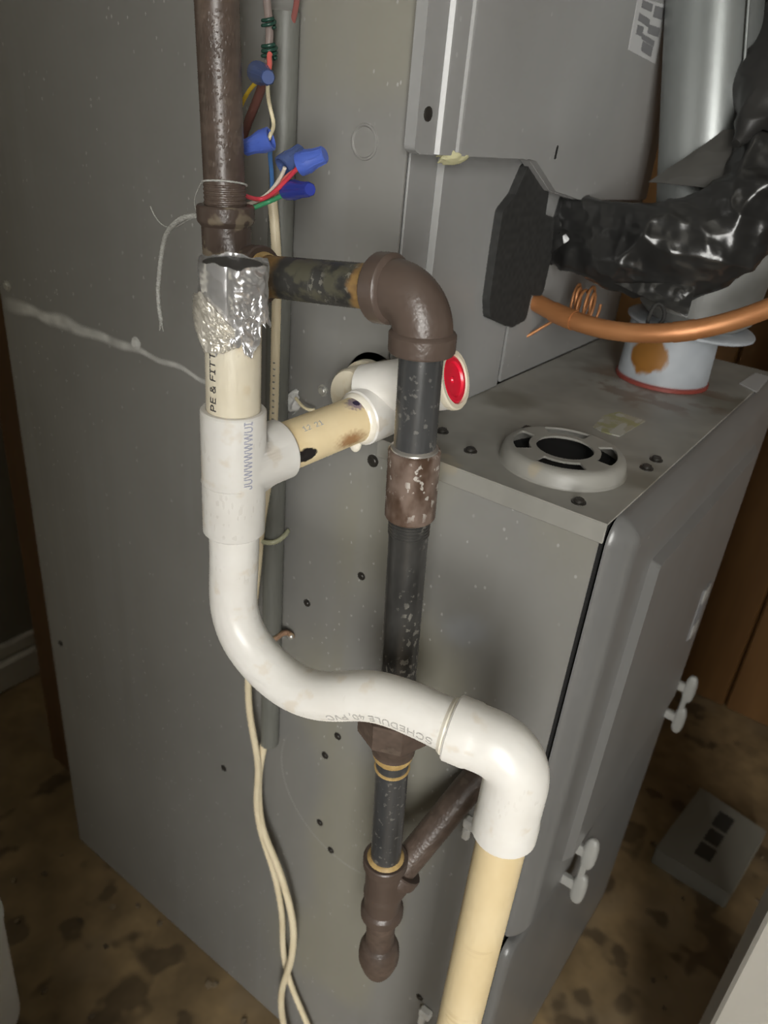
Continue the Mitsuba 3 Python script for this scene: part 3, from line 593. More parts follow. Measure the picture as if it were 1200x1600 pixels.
obj('drip_cap', lathe([(r_, h_ / 0.027 * lcap) for r_, h_ in [(0, 0), (0.0105, 0), (0.0135, 0.0012), (0.0152, 0.004), (0.0158, 0.0075), (0.0156, 0.0115), (0.0148, 0.0135), (0.0140, 0.0146), (0.0128, 0.0175), (0.0100, 0.0215), (0.0062, 0.0250), (0.003, 0.0266), (0, 0.027)]], cp0, ddn, 56), 'brown_iron', gp, smooth=35, label='rounded cap closing the drip leg')

# ------------------------------------------------------------------ white drain pipe
YP = -0.128; RV = 0.01335
dp = thing('drain_pipe', 'white and yellowed plastic drain pipe with tee, bent run and elbow', 'pipe')
px0 = np.array([-0.1577, YP, 0.0])
at_z = lambda z: px0 + [0, 0, z]
Z_RIM, Z_C0, Z_C1 = 0.8665, 0.7958, 0.7262
tube_wall = lambda z0, z1: lathe([(RV, z0), (RV, z1 - 0.0004), (RV - 0.0004, z1), (RV - 0.0026, z1), (RV - 0.003, z1 - 0.0004), (RV - 0.003, z0), (RV, z0)], px0, (0, 0, 1), 56)
obj('upper_pipe', tube_wall(0.7805, Z_RIM - 0.002), 'cream_pvc', dp, smooth=40, label='open upper stub of cream pipe')
obj('pipe_shade_disc', lathe([(0, 0), (RV, 0), (RV, 0.0012), (0, 0.0012)], at_z(Z_RIM - 0.0019), (0, 0, 1), 40), 'pipe_shade_grey', dp, label='dark grey disc painted for the shade inside the open pipe end')  # flat disc coloured as the shaded hollow; the pipe end is open
RT = 0.0164
b0 = np.array([-0.1577, YP, 0.7635]); b1 = ay(583, 645, -0.030); b1 = b1; bdir = unit(b1 - b0)
tb = union(lathe([(0, Z_C1), (RT - 0.0010, Z_C1), (RT, Z_C1 + 0.001), (RT, Z_C0 - 0.001), (RT - 0.0008, Z_C0), (RV + 0.0002, Z_C0), (RV + 0.0002, Z_C0 - 0.006), (0, Z_C0 - 0.006)], px0, (0, 0, 1), 64),
           lathe([(0, 0), (RT, 0), (RT, 0.0305), (RT - 0.0008, 0.0315), (RV + 0.0002, 0.0315), (RV + 0.0002, 0.026), (0, 0.026)], b0, bdir, 64))
fil = trimesh.convex.convex_hull(np.vstack([lathe([(RT - 0.0002, 0.012), (RT - 0.0002, 0.0195)], b0, bdir, 40).vertices, lathe([(RT * 0.55, -0.0185), (RT * 0.55, 0.0185)], b0, (0, 0, 1), 30).vertices]))
obj('tee', union(tb, fil), 'tee_pvc', dp, smooth=32, label='white tee smeared with brown dirt')
seam = np.array([at_z(0.7565) + [0.01652 * math.cos(a), 0.01652 * math.sin(a), 0] for a in np.radians(np.linspace(180, 330, 30))])
obj('mould_seam', tube(seam, 0.00022, 6), 'tee_pvc', dp, smooth=True)
bend_end = ay(596, 640, -0.030)
obj('branch_pipe', tube(np.array([b0 + bdir * 0.022, b1 + bdir * 0.006]), RV, 56), 'branch_pvc', dp, smooth=40, label='yellowed branch pipe with scorch and pen marks')
# S-shaped run
sp = [(366, 828), (365, 880), (364, 935), (371, 975), (389, 1010), (418, 1043), (447, 1068), (478, 1083), (510, 1089), (545, 1087), (578, 1086), (614, 1095), (650, 1109), (690, 1128), (712, 1139)]
yy = np.interp([q[0] for q in sp], [364, 400, 712], [YP, YP, -0.1135])
spts = [ay(*q, v) for q, v in zip(sp, yy)]; spts[0] = at_z(0.724); spts[1] = at_z(spts[1][2]); spts[2] = spts[2]
S = smooth_path(spline([at_z(0.742)] + spts, 160), 60)
obj('bent_pipe', tube(S, RV, 56, caps=True), 'white_pvc', dp, smooth=True, label='white pipe bent into an S by heating')
# elbow and vertical drop
dtop, dlow = ad(787, 1300, 0.405), None
DX, DY = dtop[0], dtop[1]
ed = unit(S[-1] - S[-14]); es = ay(706, 1136, -0.1135)
ecor = np.array([DX, DY, 0.0]); tpar = ((ecor - es)[:2] @ ed[:2]) / (ed[:2] @ ed[:2]); ecor = es + ed * tpar; ecor[0], ecor[1] = DX, DY
dn = np.array([0, 0, -1.0]); e_in = unit(ecor - es)
tl = 0.020
bez = lambda t: (1 - t) ** 2 * (ecor - e_in * tl) + 2 * t * (1 - t) * ecor + t ** 2 * (ecor + dn * tl)
epath = np.vstack([[es], [bez(t) for t in np.linspace(0, 1, 24)], [np.array([DX, DY, dtop[2] + 0.001])]])
el = union(tube(epath, RT, 64), lathe([(0, 0), (RV + 0.0002, 0), (RT - 0.0003, 0), (RT + 0.0006, 0.0008), (RT + 0.0006, 0.0110), (RT, 0.0125), (0, 0.0125)], es, e_in, 64), lathe([(0, 0), (RT, 0), (RT + 0.0006, 0.001), (RT + 0.0006, 0.012), (RT, 0.014), (0, 0.014)], np.array([DX, DY, dtop[2]]), (0, 0, 1), 64))
obj('elbow', el, 'white_pvc', dp, smooth=35, label='white elbow fitting')
obj('glue_bead', union(lathe([(0, -0.0032), (RV + 0.0005, -0.0032), (RV + 0.0016, -0.0015), (RV + 0.0013, 0.0004), (0, 0.0004)], es, e_in, 48), trimesh.creation.icosphere(3, 0.0030).apply_transform(np.diag([1, 1, 1.5, 1])).apply_translation(es - e_in * 0.0014 + np.array([0, 0, -1]) * (RV + 0.0026) * 1.0)), 'clear_glue', dp, smooth=40, label='bead of clear glue with a hanging drip')
obj('lower_pipe', tube(np.array([[DX, DY, dtop[2] + 0.012], [DX, DY, 0.02]]), RV, 56), 'amber_pvc', dp, smooth=40, label='yellowed lower pipe')
# lettering
pv = np.array([at_z(0.7958), at_z(0.90)])
cam_dir = unit(EYE - at_z(0.83))
left = unit(np.cross([0, 0, 1.0], -cam_dir)); left = -left if left @ ROT[0] * 0 + (left @ (ROT.T @ np.array([0, 0, 0]))) > 0 else left
right_img = ROT @ np.array([1.0, 0, 0])
a_l = unit(cam_dir - right_img * 0.85)
obj('print', wrap_text('PE & FITTIN', 0.0036, np.linspace(at_z(0.7958), at_z(0.90), 30), RV + 0.00005, a_l, 0.0015, squeeze=1.28), 'black_ink', dp, smooth=False, label='black printed lettering running up the pipe')
a_r = unit(cam_dir + right_img * 0.5)
obj('print', wrap_text('JUWWWWWUI', 0.0044, np.linspace(at_z(0.757), at_z(0.7958), 20), RT + 0.00005, a_r, 0.001, squeeze=0.82), 'blue_ink', dp, smooth=False, label='bluish printed code running up the tee')
Sr = S[::-1]
lowd = ROT @ unit(np.array([0, 0.60, -0.80]))
obj('print', wrap_text('SCHEDULE 40, PVC', 0.0044, Sr, RV + 0.00005, lowd, 0.006, squeeze=1.18), 'grey_ink', dp, smooth=False, label='faint upside-down lettering along the bent pipe')
bp = np.linspace(b0, b1, 40)
upd = unit(unit(EYE - b1) + np.array([0, 0, 0.55]))
obj('print', wrap_text('12  21', 0.003, bp[::1], RV + 0.00005, upd, 0.040, squeeze=1.1), 'grey_ink', dp, smooth=False)
# coupling tee at the furnace, its end capped red
r0 = ad(572, 612, 0.468); r1 = ad(702, 594, 0.437)
rd = unit(r1 - r0); rl = np.linalg.norm(r1 - r0); rm = r0 + rd * rl * 0.42
hub = union(lathe([(0, 0), (RT - 0.001, 0), (RT, 0.001), (RT, rl - 0.001), (RT - 0.0006, rl), (0, rl)], r0, rd, 56),
            lathe([(0, -0.0125), (RT - 0.0015, -0.0125), (RT, -0.011), (RT, 0.020), (0, 0.020)], b1, bdir, 56))
obj('wall_coupling', hub, 'white_pvc', dp, smooth=35, label='white coupling against the furnace side')
hd = unit(np.array([0, 1.0, 0.0])); hc = np.array([drain_hole[0], -0.0015, drain_hole[2]])
obj('wall_collar', union(lathe([(0, -0.022), (RT - 0.001, -0.022), (RT + 0.0004, -0.020), (RT + 0.0004, -0.006), (RT - 0.0015, -0.004), (RT - 0.0015, 0.02), (0, 0.02)], hc, hd, 56), lathe([(0, -0.007), (RT + 0.0022, -0.007), (RT + 0.0026, -0.006), (RT + 0.0026, -0.002), (0, -0.002)], hc, hd, 56)), 'cream_pvc', dp, smooth=35)
obj('glue_bead', union(lathe([(0, -0.0152), (RV + 0.0003, -0.0152), (RV + 0.0018, -0.0138), (RV + 0.0022, -0.012), (0, -0.012)], b1, bdir, 48), trimesh.creation.icosphere(3, 0.0036).apply_transform(np.diag([1, 1, 1.5, 1])).apply_translation(b1 - bdir * 0.0125 + np.array([0, 0, -1]) * (RV + 0.0022))), 'clear_glue', dp, smooth=40)
obj('cap_ring', lathe([(RT - 0.0028, 0.0), (RT + 0.0004, 0.0), (RT + 0.0008, 0.0008), (RT + 0.0008, 0.0035), (RT, 0.0045), (RT - 0.0024, 0.0045), (RT - 0.0028, 0.003)], r1 - rd * 0.0002, rd, 48), 'cream_pvc', dp, smooth=30)
obj('red_cap', lathe([(0, 0), (RT - 0.0030, 0), (RT - 0.0030, 0.0030), (RT - 0.0042, 0.0038), (RT - 0.0062, 0.0038), (RT - 0.0070, 0.0024), (0.002, 0.0022), (0.0015, 0.0032), (0, 0.0032)], r1, rd, 48), 'red_plastic', dp, smooth=30, label='bright red plug in the end of the coupling')

# foil around the open pipe end
def foil():
    nt, nz = 150, 60
    V = np.zeros((nt, nz, 3)); th_v = np.linspace(0, 2 * np.pi, nt, endpoint=False)
    cam_a = math.atan2(cam_dir[1], cam_dir[0])
    for i, t in enumerate(th_v):
        u = (t - cam_a + np.pi) % (2 * np.pi) - np.pi         # + = towards the left in the picture
        s = math.sin(u) if abs(u) < np.pi / 2 else math.copysign(1, u)
        # lower edge: long at the left, a lobe right of the middle, short at the right
        zb = np.interp(s, [-1, -0.8, -0.45, 0.0, 0.2, 0.42, 0.62, 0.72, 0.92, 1.0], [0.842, 0.834, 0.8275, 0.833, 0.832, 0.826, 0.832, 0.841, 0.842, 0.838])
        zb += 0.0012 * math.sin(t * 31) + 0.0008 * math.sin(t * 57 + 1)
        zt = Z_RIM + 0.0004 + 0.0007 * math.sin(t * 5 + 2) + 0.0003 * math.sin(t * 13)
        for j in range(nz):
            z = zt + (zb - zt) * j / (nz - 1)
            V[i, j] = (t, z, 0)
    P = np.stack([V[..., 0] * RV * 1.0, V[..., 1], np.zeros(V.shape[:2])], -1)
    Q = np.stack([np.cos(V[..., 0]) * RV, np.sin(V[..., 0]) * RV, V[..., 1]], -1)
    u = (V[..., 0] - cam_a + np.pi) % (2 * np.pi) - np.pi; s = np.where(np.abs(u) < np.pi / 2, np.sin(u), np.sign(u))
    n1 = meshkit.noise(Q * [210, 210, 120] + 3); n2 = meshkit.noise(Q * [330, 330, 290] + 9); n3 = meshkit.noise(Q * 90 + 1)
    rid = (1 - np.abs(2 * n1 - 1)) * 0.0026 + (1 - np.abs(2 * n2 - 1)) * 0.0016
    crump = np.interp(s, [-1, -0.5, -0.15, 0.0, 0.8, 1], [0.35, 0.10, 0.10, 1.0, 0.9, 0.5]) + np.clip((0.846 - V[..., 1]) / 0.012, 0, 1) * 0.5
    r = RV + 0.0007 + rid * np.clip(crump, 0, 1.1) + 0.0006 * n3
    edge = np.clip((V[..., 1] - (Z_RIM - 0.004)) / 0.005, 0, 1); r = r + edge * 0.0004 * (n1 - 0.5) * 2
    X = px0[0] + r * np.cos(V[..., 0]); Y = px0[1] + r * np.sin(V[..., 0])
    vv = np.stack([X, Y, V[..., 1]], -1).reshape(-1, 3)
    i, j = np.meshgrid(np.arange(nt), np.arange(nz - 1), indexing='ij'); i2 = (i + 1) % nt
    A, B, Cq, D = i * nz + j, i2 * nz + j, i2 * nz + j + 1, i * nz + j + 1
    F = np.vstack([np.stack([A, Cq, B], -1).reshape(-1, 3), np.stack([A, D, Cq], -1).reshape(-1, 3)])
    return trimesh.Trimesh(vv, F, process=False), cam_a
fm, cam_a = foil()
fo = thing('aluminium_foil', 'crumpled aluminium foil wrapped around the open top of the cream pipe', 'foil')
obj('wrap', fm, 'foil_metal', fo, smooth=22)
def foil_flap():
    n, m = 44, 44; us = np.linspace(0, 1, n); vs = np.linspace(0, 1, m); V = []
    for a in us:
        for b in vs:
            s = -1.10 + a * 1.14                              # picture position across the pipe, -1 left edge .. 0 middle
            ang = cam_a + math.asin(max(-1, min(1, s))) if s > -1 else cam_a - math.pi / 2 - (-1 - s) * 1.5
            zt = np.interp(a, [0, 0.2, 1], [0.850, 0.8545, 0.8400]); zb = np.interp(a, [0, 0.12, 0.3, 0.75, 1], [0.842, 0.836, 0.8275, 0.829, 0.8315])
            z = zt + (zb - zt) * b
            q = np.array([a * 3, b * 3, 0.0]); f = meshkit.noise(q[None] * 2.6 + 5)[0]; g = meshkit.noise(q[None] * 6 + 2)[0]
            r = RV + 0.0026 + 0.0012 * (1 - abs(2 * f - 1)) + 0.0008 * (1 - abs(2 * g - 1)) + 0.0006 * (1 - a) * math.sin(b * math.pi)
            V.append(px0 + [r * math.cos(ang), r * math.sin(ang), z])
    i, j = np.meshgrid(np.arange(n - 1), np.arange(m - 1), indexing='ij'); A = i * m + j
    F = np.vstack([np.stack([A, A + m + 1, A + 1], -1).reshape(-1, 3), np.stack([A, A + m, A + m + 1], -1).reshape(-1, 3)])
    return trimesh.Trimesh(np.array(V), F, process=False)
obj('flap', foil_flap(), 'foil_dull', fo, smooth=25, label='duller folded-over flap')

# ------------------------------------------------------------------ conduit and cables on the furnace side
cx = -0.2395
solo('conduit', tube(np.array([[cx, -0.0095, ay(443, 18, -0.0095)[2]], [cx, -0.0095, 0.70], [cx + 0.001, -0.0095, ay(420, 1160, -0.0095)[2]]]), 0.0078, 24, flat=1.0), 'conduit_grey', 'straight grey plastic conduit running down the furnace side', 'conduit', smooth=30)
def path(pts, y, n=90):
    y = np.broadcast_to(y, (len(pts),)) if np.ndim(y) == 0 else np.interp(np.linspace(0, 1, len(pts)), np.linspace(0, 1, len(y)), y)
    return spline([ay(*q, v) for q, v in zip(pts, y)], n)
cb1 = path([(425, 306), (428, 340), (432, 400), (432, 470), (430, 560), (428, 640), (424, 710), (416, 770), (409, 815), (404, 870), (398, 930), (392, 1000), (388, 1060), (391, 1120), (398, 1160), (403, 1195), (401, 1245), (408, 1300), (424, 1350), (436, 1400), (441, 1440), (442, 1480), (449, 1520), (463, 1560), (480, 1600), (500, 1660), (520, 1740)], [-0.022, -0.022, -0.0205, -0.0205, -0.0205, -0.0205, -0.020, -0.012, -0.009, -0.012], 220)
ck = solo('thermostat_cable', tube(cb1, 0.0030, 14), 'cable_cream', 'cream cable running down in front of the conduit, the one starting at the blue wire', 'cable', smooth=True)
cb2 = path([(414, 1156), (409, 1180), (405, 1205), (404, 1250), (412, 1300), (432, 1350), (447, 1395), (457, 1440), (458, 1475), (452, 1510), (441, 1545), (440, 1580), (448, 1620), (470, 1700)], [-0.0115, -0.016, -0.019, -0.020, -0.020, -0.019, -0.016], 160)
solo('thermostat_cable', tube(cb2, 0.0034, 14), 'cable_cream', 'cream cable coming out of the bottom end of the grey conduit', 'cable', smooth=True)
tk = []
for f in np.linspace(0.105, 0.155, 16):
    k = int(f * 220); q = cb1[k]; tk.append(box(q + [0.0007, -0.00285, -0.0004], q + [0.0021, -0.0020, 0.0004]))
obj('print', cat(*tk), 'print_grey', 'thermostat_cable', smooth=False, label='row of tiny printed marks')
solo('cable_tie', tube(spline([[cx - 0.011, -0.006, 0.640], [cx - 0.0085, -0.019, 0.6385], [cx, -0.0205, 0.6385], [cx + 0.0078, -0.017, 0.640], [cx + 0.0092, -0.008, 0.642], [cx + 0.007, -0.001, 0.643]], 40), 0.0014, 12, flat=1.4), 'olive_tie', 'pale greenish tie looped around the conduit below the tee', 'tie', smooth=True)
ckp = thing('conduit_strap', 'small tan strap holding the conduit to the furnace just above the pipe bend', 'strap')
obj('band', tube(spline([[cx - 0.010, -0.001, 0.541], [cx - 0.009, -0.016, 0.542], [cx, -0.0195, 0.544], [cx + 0.0075, -0.015, 0.548], [cx + 0.0105, -0.005, 0.551], [cx + 0.017, -0.0035, 0.550]], 40), 0.0046, 14, flat=0.5), 'tan_strap', ckp, smooth=True)
obj('screw', lathe([(0.0030, 0), (0.0030, 0.0016), (0.002, 0.0026), (0, 0.003)], [cx + 0.0155, -0.0035, 0.5495], (0, -1, 0), 14), 'zinc', ckp)
blob = trimesh.creation.icosphere(3); bv = blob.vertices * [0.0045, 0.003, 0.0085]; bv = bv + (meshkit.noise(blob.vertices * 2.3)[:, None] - 0.5) * 0.005 + ay(459, 628, -0.001)
solo('caulk_blob', trimesh.Trimesh(bv, blob.faces, process=False), 'caulk', 'smeared blob of whitish caulk on the furnace side left of the drain coupling', 'caulk', smooth=True)
solo('wire_stub', tube(path([(462, 622), (470, 632), (482, 640), (492, 640)], [-0.004, -0.006, -0.006, -0.003], 24), 0.0011, 10), 'wire_ivory', 'short yellowish wire end poking out of the caulk blob', 'wire', smooth=True)
for q, lab in (((735, 1290), 'small white plastic clip on the furnace side beside the top of the yellowed lower pipe'), ((664, 1584), 'small white plastic clip on the furnace side at the bottom beside the yellowed pipe')):
    c = ay(*q, -0.004)
    t = thing('plastic_clip', lab, 'clip')
    obj('base', box(c + [-0.005, -0.004, -0.002], c + [0.006, 0.0035, 0.006], 0.0012), 'white_plastic', t)
    obj('tongue', box(c + [-0.0035, -0.006, -0.011], c + [0.002, -0.001, 0.0], 0.0012), 'white_plastic', t)

# ------------------------------------------------------------------ low-voltage wiring
def nut(base, tip, r0, r1, m, lab):
    base, tip = np.array(base), np.array(tip); d = unit(tip - base); l = np.linalg.norm(tip - base)
    body = [(r0 * 0.80, 0.004), (r0 * 0.84, 0.0), (r0, 0.0004), (r0, l * 0.18), (r0 * 0.93, l * 0.42), (r1 * 1.1, l * 0.62), (r1, l * 0.97), (r1 * 0.85, l), (0, l)]
    k = thing('wire_nut', lab, 'wire nut', 'blue wire nuts')
    ins = [(0, 0.006), (r0 * 0.80, 0.004)]
    obj('cap', lathe(ins + body, base, d, 28), m, k, smooth=30)
    u, v, _ = frame(d)
    for q in range(8):
        a = q * math.pi / 4; o = math.cos(a) * u + math.sin(a) * v
        obj('ridge', tube(np.array([base + d * l * 0.30 + o * r0 * 0.95, base + d * l * 0.62 + o * r1 * 1.08, base + d * l * 0.95 + o * r1 * 0.98]), 0.00045, 6), m, k, smooth=True)
    return k
nut(ay(402, 113, -0.040), ay(419, 121, -0.058), 0.0056, 0.0036, 'nut_slate', 'dusty blue wire nut seen end on at the top of the wiring')
nut(ay(424, 216, -0.045), ay(380, 232, -0.052), 0.0060, 0.0038, 'nut_blue', 'blue wire nut lying beside the iron riser with the ivory wire in it')
nut(ay(442, 262, -0.048), ay(472, 236, -0.036), 0.0062, 0.0044, 'nut_slate', 'dull blue wire nut with its open end towards the camera and a white wire')
nut(ay(468, 257, -0.050), ay(508, 241, -0.046), 0.0060, 0.0040, 'nut_blue', 'bright blue wire nut holding the two red wires')
nut(ay(449, 297, -0.044), ay(485, 296, -0.054), 0.0052, 0.0034, 'nut_deep_blue', 'deep blue wire nut at the end of the green wire')
def wire(pts, y, r, m, lab, name='wire'): return solo(name, tube(path(pts, y, 60), r, 10), 'wire_' + m, lab, 'wire', smooth=True, group='low-voltage wires')
wire([(404, 126), (392, 138), (383, 152), (376, 168), (370, 190)], [-0.042, -0.035, -0.028], 0.0011, 'yellow', 'yellow wire from the topmost wire nut to behind the riser')
wire([(418, 126), (419, 150), (423, 172), (427, 190), (425, 205), (420, 218)], [-0.044, -0.032, -0.046], 0.0011, 'ivory', 'ivory wire joining the topmost wire nut and the one below it')
wire([(413, 122), (400, 160), (388, 190), (380, 214), (374, 240)], [-0.028, -0.024, -0.020], 0.0025, 'brown', 'reddish brown wire slanting down behind the riser')
wire([(423, 228), (423, 255), (425, 280), (424, 308)], [-0.040, -0.026, -0.022], 0.0013, 'blue', 'blue wire hanging down into the cream cable')
wire([(445, 262), (438, 278), (426, 295), (412, 308), (396, 316), (384, 321)], [-0.049, -0.046, -0.048, -0.060], 0.0011, 'white', 'white wire from the dull blue nut to the riser')
wire([(470, 257), (458, 270), (442, 287), (426, 302), (408, 311), (392, 309), (380, 305)], [-0.051, -0.050, -0.052, -0.066], 0.0012, 'red', 'red wire curving low from the bright blue nut to the riser')
wire([(469, 261), (452, 273), (441, 286), (437, 295), (428, 303), (414, 311), (400, 318)], [-0.051, -0.048, -0.046, -0.046], 0.0012, 'coral', 'coral red wire just above the other red wire')
wire([(452, 300), (436, 308), (420, 315), (408, 320), (396, 325)], [-0.045, -0.048, -0.056], 0.0013, 'green', 'green wire from the deep blue nut to the iron tee')
wire([(413, -420), (414, -180), (416, -30), (417, 0), (420, 30), (421, 60), (419, 85), (421, 100)], [-0.024, -0.026, -0.032], 0.0022, 'mauve', 'mauve grey wire hanging straight down at the top of the picture', 'wire')
wire([(422, 84), (421, 96), (420, 108), (414, 118)], [-0.036, -0.042, -0.044], 0.0014, 'coral', 'short coral wire entering the topmost wire nut')
wire([(476, -420), (470, -180), (467, -30), (464, 0), (461, 18), (456, 40)], [-0.020, -0.016, -0.010], 0.0016, 'rose', 'pinkish red wire entering the top end of the grey conduit')
def coil(px, turns, y, rad):
    c = ay(*px, y); t = np.linspace(0, turns * 2 * np.pi, turns * 24)
    return np.stack([c[0] + rad * np.cos(t), c[1] + rad * np.sin(t), c[2] + (t / (2 * np.pi) - turns / 2) * 0.0022 + 0.0008 * np.sin(t * 1.0)], 1)
solo('green_wire_wrap', tube(coil((421, 80), 3, -0.032, 0.0036), 0.0010, 8), 'wire_dark_green', 'dark green wire wound tightly around the mauve wire above the nuts', 'wire', smooth=True)
solo('green_wire_wrap', tube(coil((420, 36), 2, -0.028, 0.0033), 0.0009, 8), 'wire_dark_green', 'dark green wire wound loosely around the mauve wire near the top edge', 'wire', smooth=True)

# string knotted around the riser
sc_ = rtop + dirr * ((ay(350, 287, YG) - rtop) @ dirr)
t = np.linspace(0, 2 * np.pi, 60); u_, v_, _ = frame(dirr)
loop = np.array([sc_ + (RP + 0.0007) * (math.cos(a) * u_ + math.sin(a) * v_) + dirr * 0.0022 * math.cos(a * 1.0 + 0.6) for a in t])
sk = thing('string', 'frayed grey string tied to the iron riser with a loose end hanging left', 'string')
obj('loop', tube(loop, 0.0005, 8), 'string_grey', sk, smooth=True)
hang = path([(312, 336), (303, 337), (288, 340), (272, 350), (260, 366), (253, 392), (249, 425), (247, 460), (249, 485), (252, 502)], [-0.088, -0.085, -0.075, -0.072, -0.072], 90)
braid = np.array([tube(hang, 0.0013, 10)])[0] if False else tube(hang, 0.0013 + 0.00018 * np.sin(np.arange(90) * 2.1), 10)
obj('hanging_end', braid, 'string_grey', sk, smooth=True)
tuft = [tube(spline([hang[-1] + [0, 0, 0.002], hang[-1] + [dx * 0.5, 0, -0.002], hang[-1] + [dx, dy, -0.006]], 10), 0.0003, 6) for dx, dy in ((-0.0022, 0), (-0.001, -0.001), (0.0003, 0.001), (0.0014, 0), (-0.0032, 0.001))]
obj('frayed_tip', cat(*tuft), 'string_grey', sk, smooth=True)
obj('thread', tube(path([(235, 322), (241, 336), (250, 348), (262, 355), (280, 352), (298, 342)], [-0.075, -0.074, -0.078], 50), 0.00035, 6), 'string_grey', sk, smooth=True)
obj('thread', tube(path([(316, 282), (309, 296), (304, 312), (306, 328), (312, 336)], [-0.080, -0.078, -0.085], 40), 0.00022, 6), 'string_grey', sk, smooth=True)

# ------------------------------------------------------------------ flue, bag, copper
fp = thing('flue_pipe', 'galvanised round flue pipe rising from the ledge behind the black plastic', 'flue')
ft = ay(1098, 150, FY + 0.012); fdir = unit(ft - np.array([FX, FY, LEDGE + 0.10]))
obj('base_collar', lathe([(0.0385, 0.0003), (0.0385, 0.003), (0.0372, 0.0035), (0.0362, 0.048), (0.034, 0.049), (0.034, 0.0003)], (FX, FY, LEDGE), (0, 0, 1), 56), 'white_collar', fp, smooth=30, label='whitish collar with a rust stain')
fb = np.array([FX + 0.010, FY + 0.006, LEDGE + 0.047])
obj('flange', lathe([(0.034, 0.0), (0.050, 0.0), (0.0515, 0.001), (0.0515, 0.0028), (0.050, 0.004), (0.044, 0.005), (0.034, 0.005)], fb, unit([0.06, 0.02, 1]), 56), 'white_collar', fp, smooth=30)
obj('reducer', lathe([(0.0345, 0.003), (0.0450, 0.012), (0.0460, 0.020), (0.0460, 0.060), (0.035, 0.085), (0.034, 0.085)], fb, unit([0.05, 0.08, 1]), 56), 'dull_galvanised', fp, smooth=35)
obj('stack', lathe([(0.0340, 0.0), (0.0340, 0.9)], np.array([FX, FY, LEDGE + 0.12]), fdir, 64), 'galvanised', fp, smooth=35)
obj('seam', tube(np.array([np.array([FX, FY, LEDGE + 0.14]) + fdir * h + 0.0342 * unit(np.array([0.75, -0.65, 0])) for h in (0.0, 0.7)]), 0.0011, 8), 'galvanised', fp, smooth=True)
def crumple(m, amp, f, seed):
    v = np.array(m.vertices); n = m.vertex_normals
    a = meshkit.noise(v * f + seed); b = meshkit.noise(v * f * 2.3 + seed + 5); c = meshkit.noise(v * f * 5 + seed + 8)
    d = (1 - np.abs(2 * a - 1)) ** 2 + 0.5 * (1 - np.abs(2 * b - 1)) ** 2 + 0.2 * c - 0.6
    return trimesh.Trimesh(v + n * (d * amp)[:, None], m.faces, process=False)
bg = thing('plastic_bag', 'black plastic bag wrapped in a sagging band around the flue pipe', 'plastic bag')
def bag_tube(p, rv, rd, k=110):
    """a sagging band of film: rv = half height, rd = half thickness towards the camera side"""
    t = np.gradient(p, axis=0); t /= np.linalg.norm(t, axis=1, keepdims=True); o = unit(EYE - p.mean(0))
    up = np.cross(np.cross(t, o), t); out = up / np.linalg.norm(up, axis=1, keepdims=True); v = np.cross(t, out)
    a = np.arange(k) * 2 * np.pi / k; n = len(p)
    V = (p[:, None] + (rd[:, None] * np.cos(a)[None])[..., None] * out[:, None] + (rv[:, None] * np.sin(a)[None])[..., None] * v[:, None]).reshape(-1, 3)
    i, j = np.meshgrid(np.arange(n - 1), np.arange(k), indexing='ij'); j2 = (j + 1) % k; A, B, Cq, D = i * k + j, i * k + j2, (i + 1) * k + j2, (i + 1) * k + j
    F = np.vstack([np.stack([A, B, Cq], -1).reshape(-1, 3), np.stack([A, Cq, D], -1).reshape(-1, 3)])
    V = np.vstack([V, p[:1], p[-1:]]); q = np.arange(k); q2 = (q + 1) % k; m = n * k
    F = np.vstack([F, np.stack([q2, q, q * 0 + m], 1), np.stack([(n - 1) * k + q, (n - 1) * k + q2, q * 0 + m + 1], 1)])
    r = trimesh.Trimesh(V, F, process=False); r.fix_normals(); return r
bpts = [(832, 284, .632), (850, 328, .624), (890, 362, .605), (935, 383, .590), (995, 395, .576), (1055, 394, .563), (1105, 372, .554), (1150, 342, .547), (1185, 295, .542), (1215, 235, .54)]
bc_ = smooth_path(spline([ad(*q) for q in bpts], 150), 20)
ts = np.linspace(0, 1, 150)
rv_ = np.interp(ts, [0, .08, .2, .35, .5, .62, .75, .88, 1], [.010, .018, .021, .025, .031, .034, .028, .025, .029])
rd_ = np.interp(ts, [0, .2, .5, 1], [.008, .013, .016, .013])
bag_m = bag_tube(bc_, rv_, rd_)
bag_m = crumple(crumple(bag_m, 0.0095, 17, 4), 0.0016, 55, 11)
obj('band', bag_m, 'black_bag', bg, smooth=60)
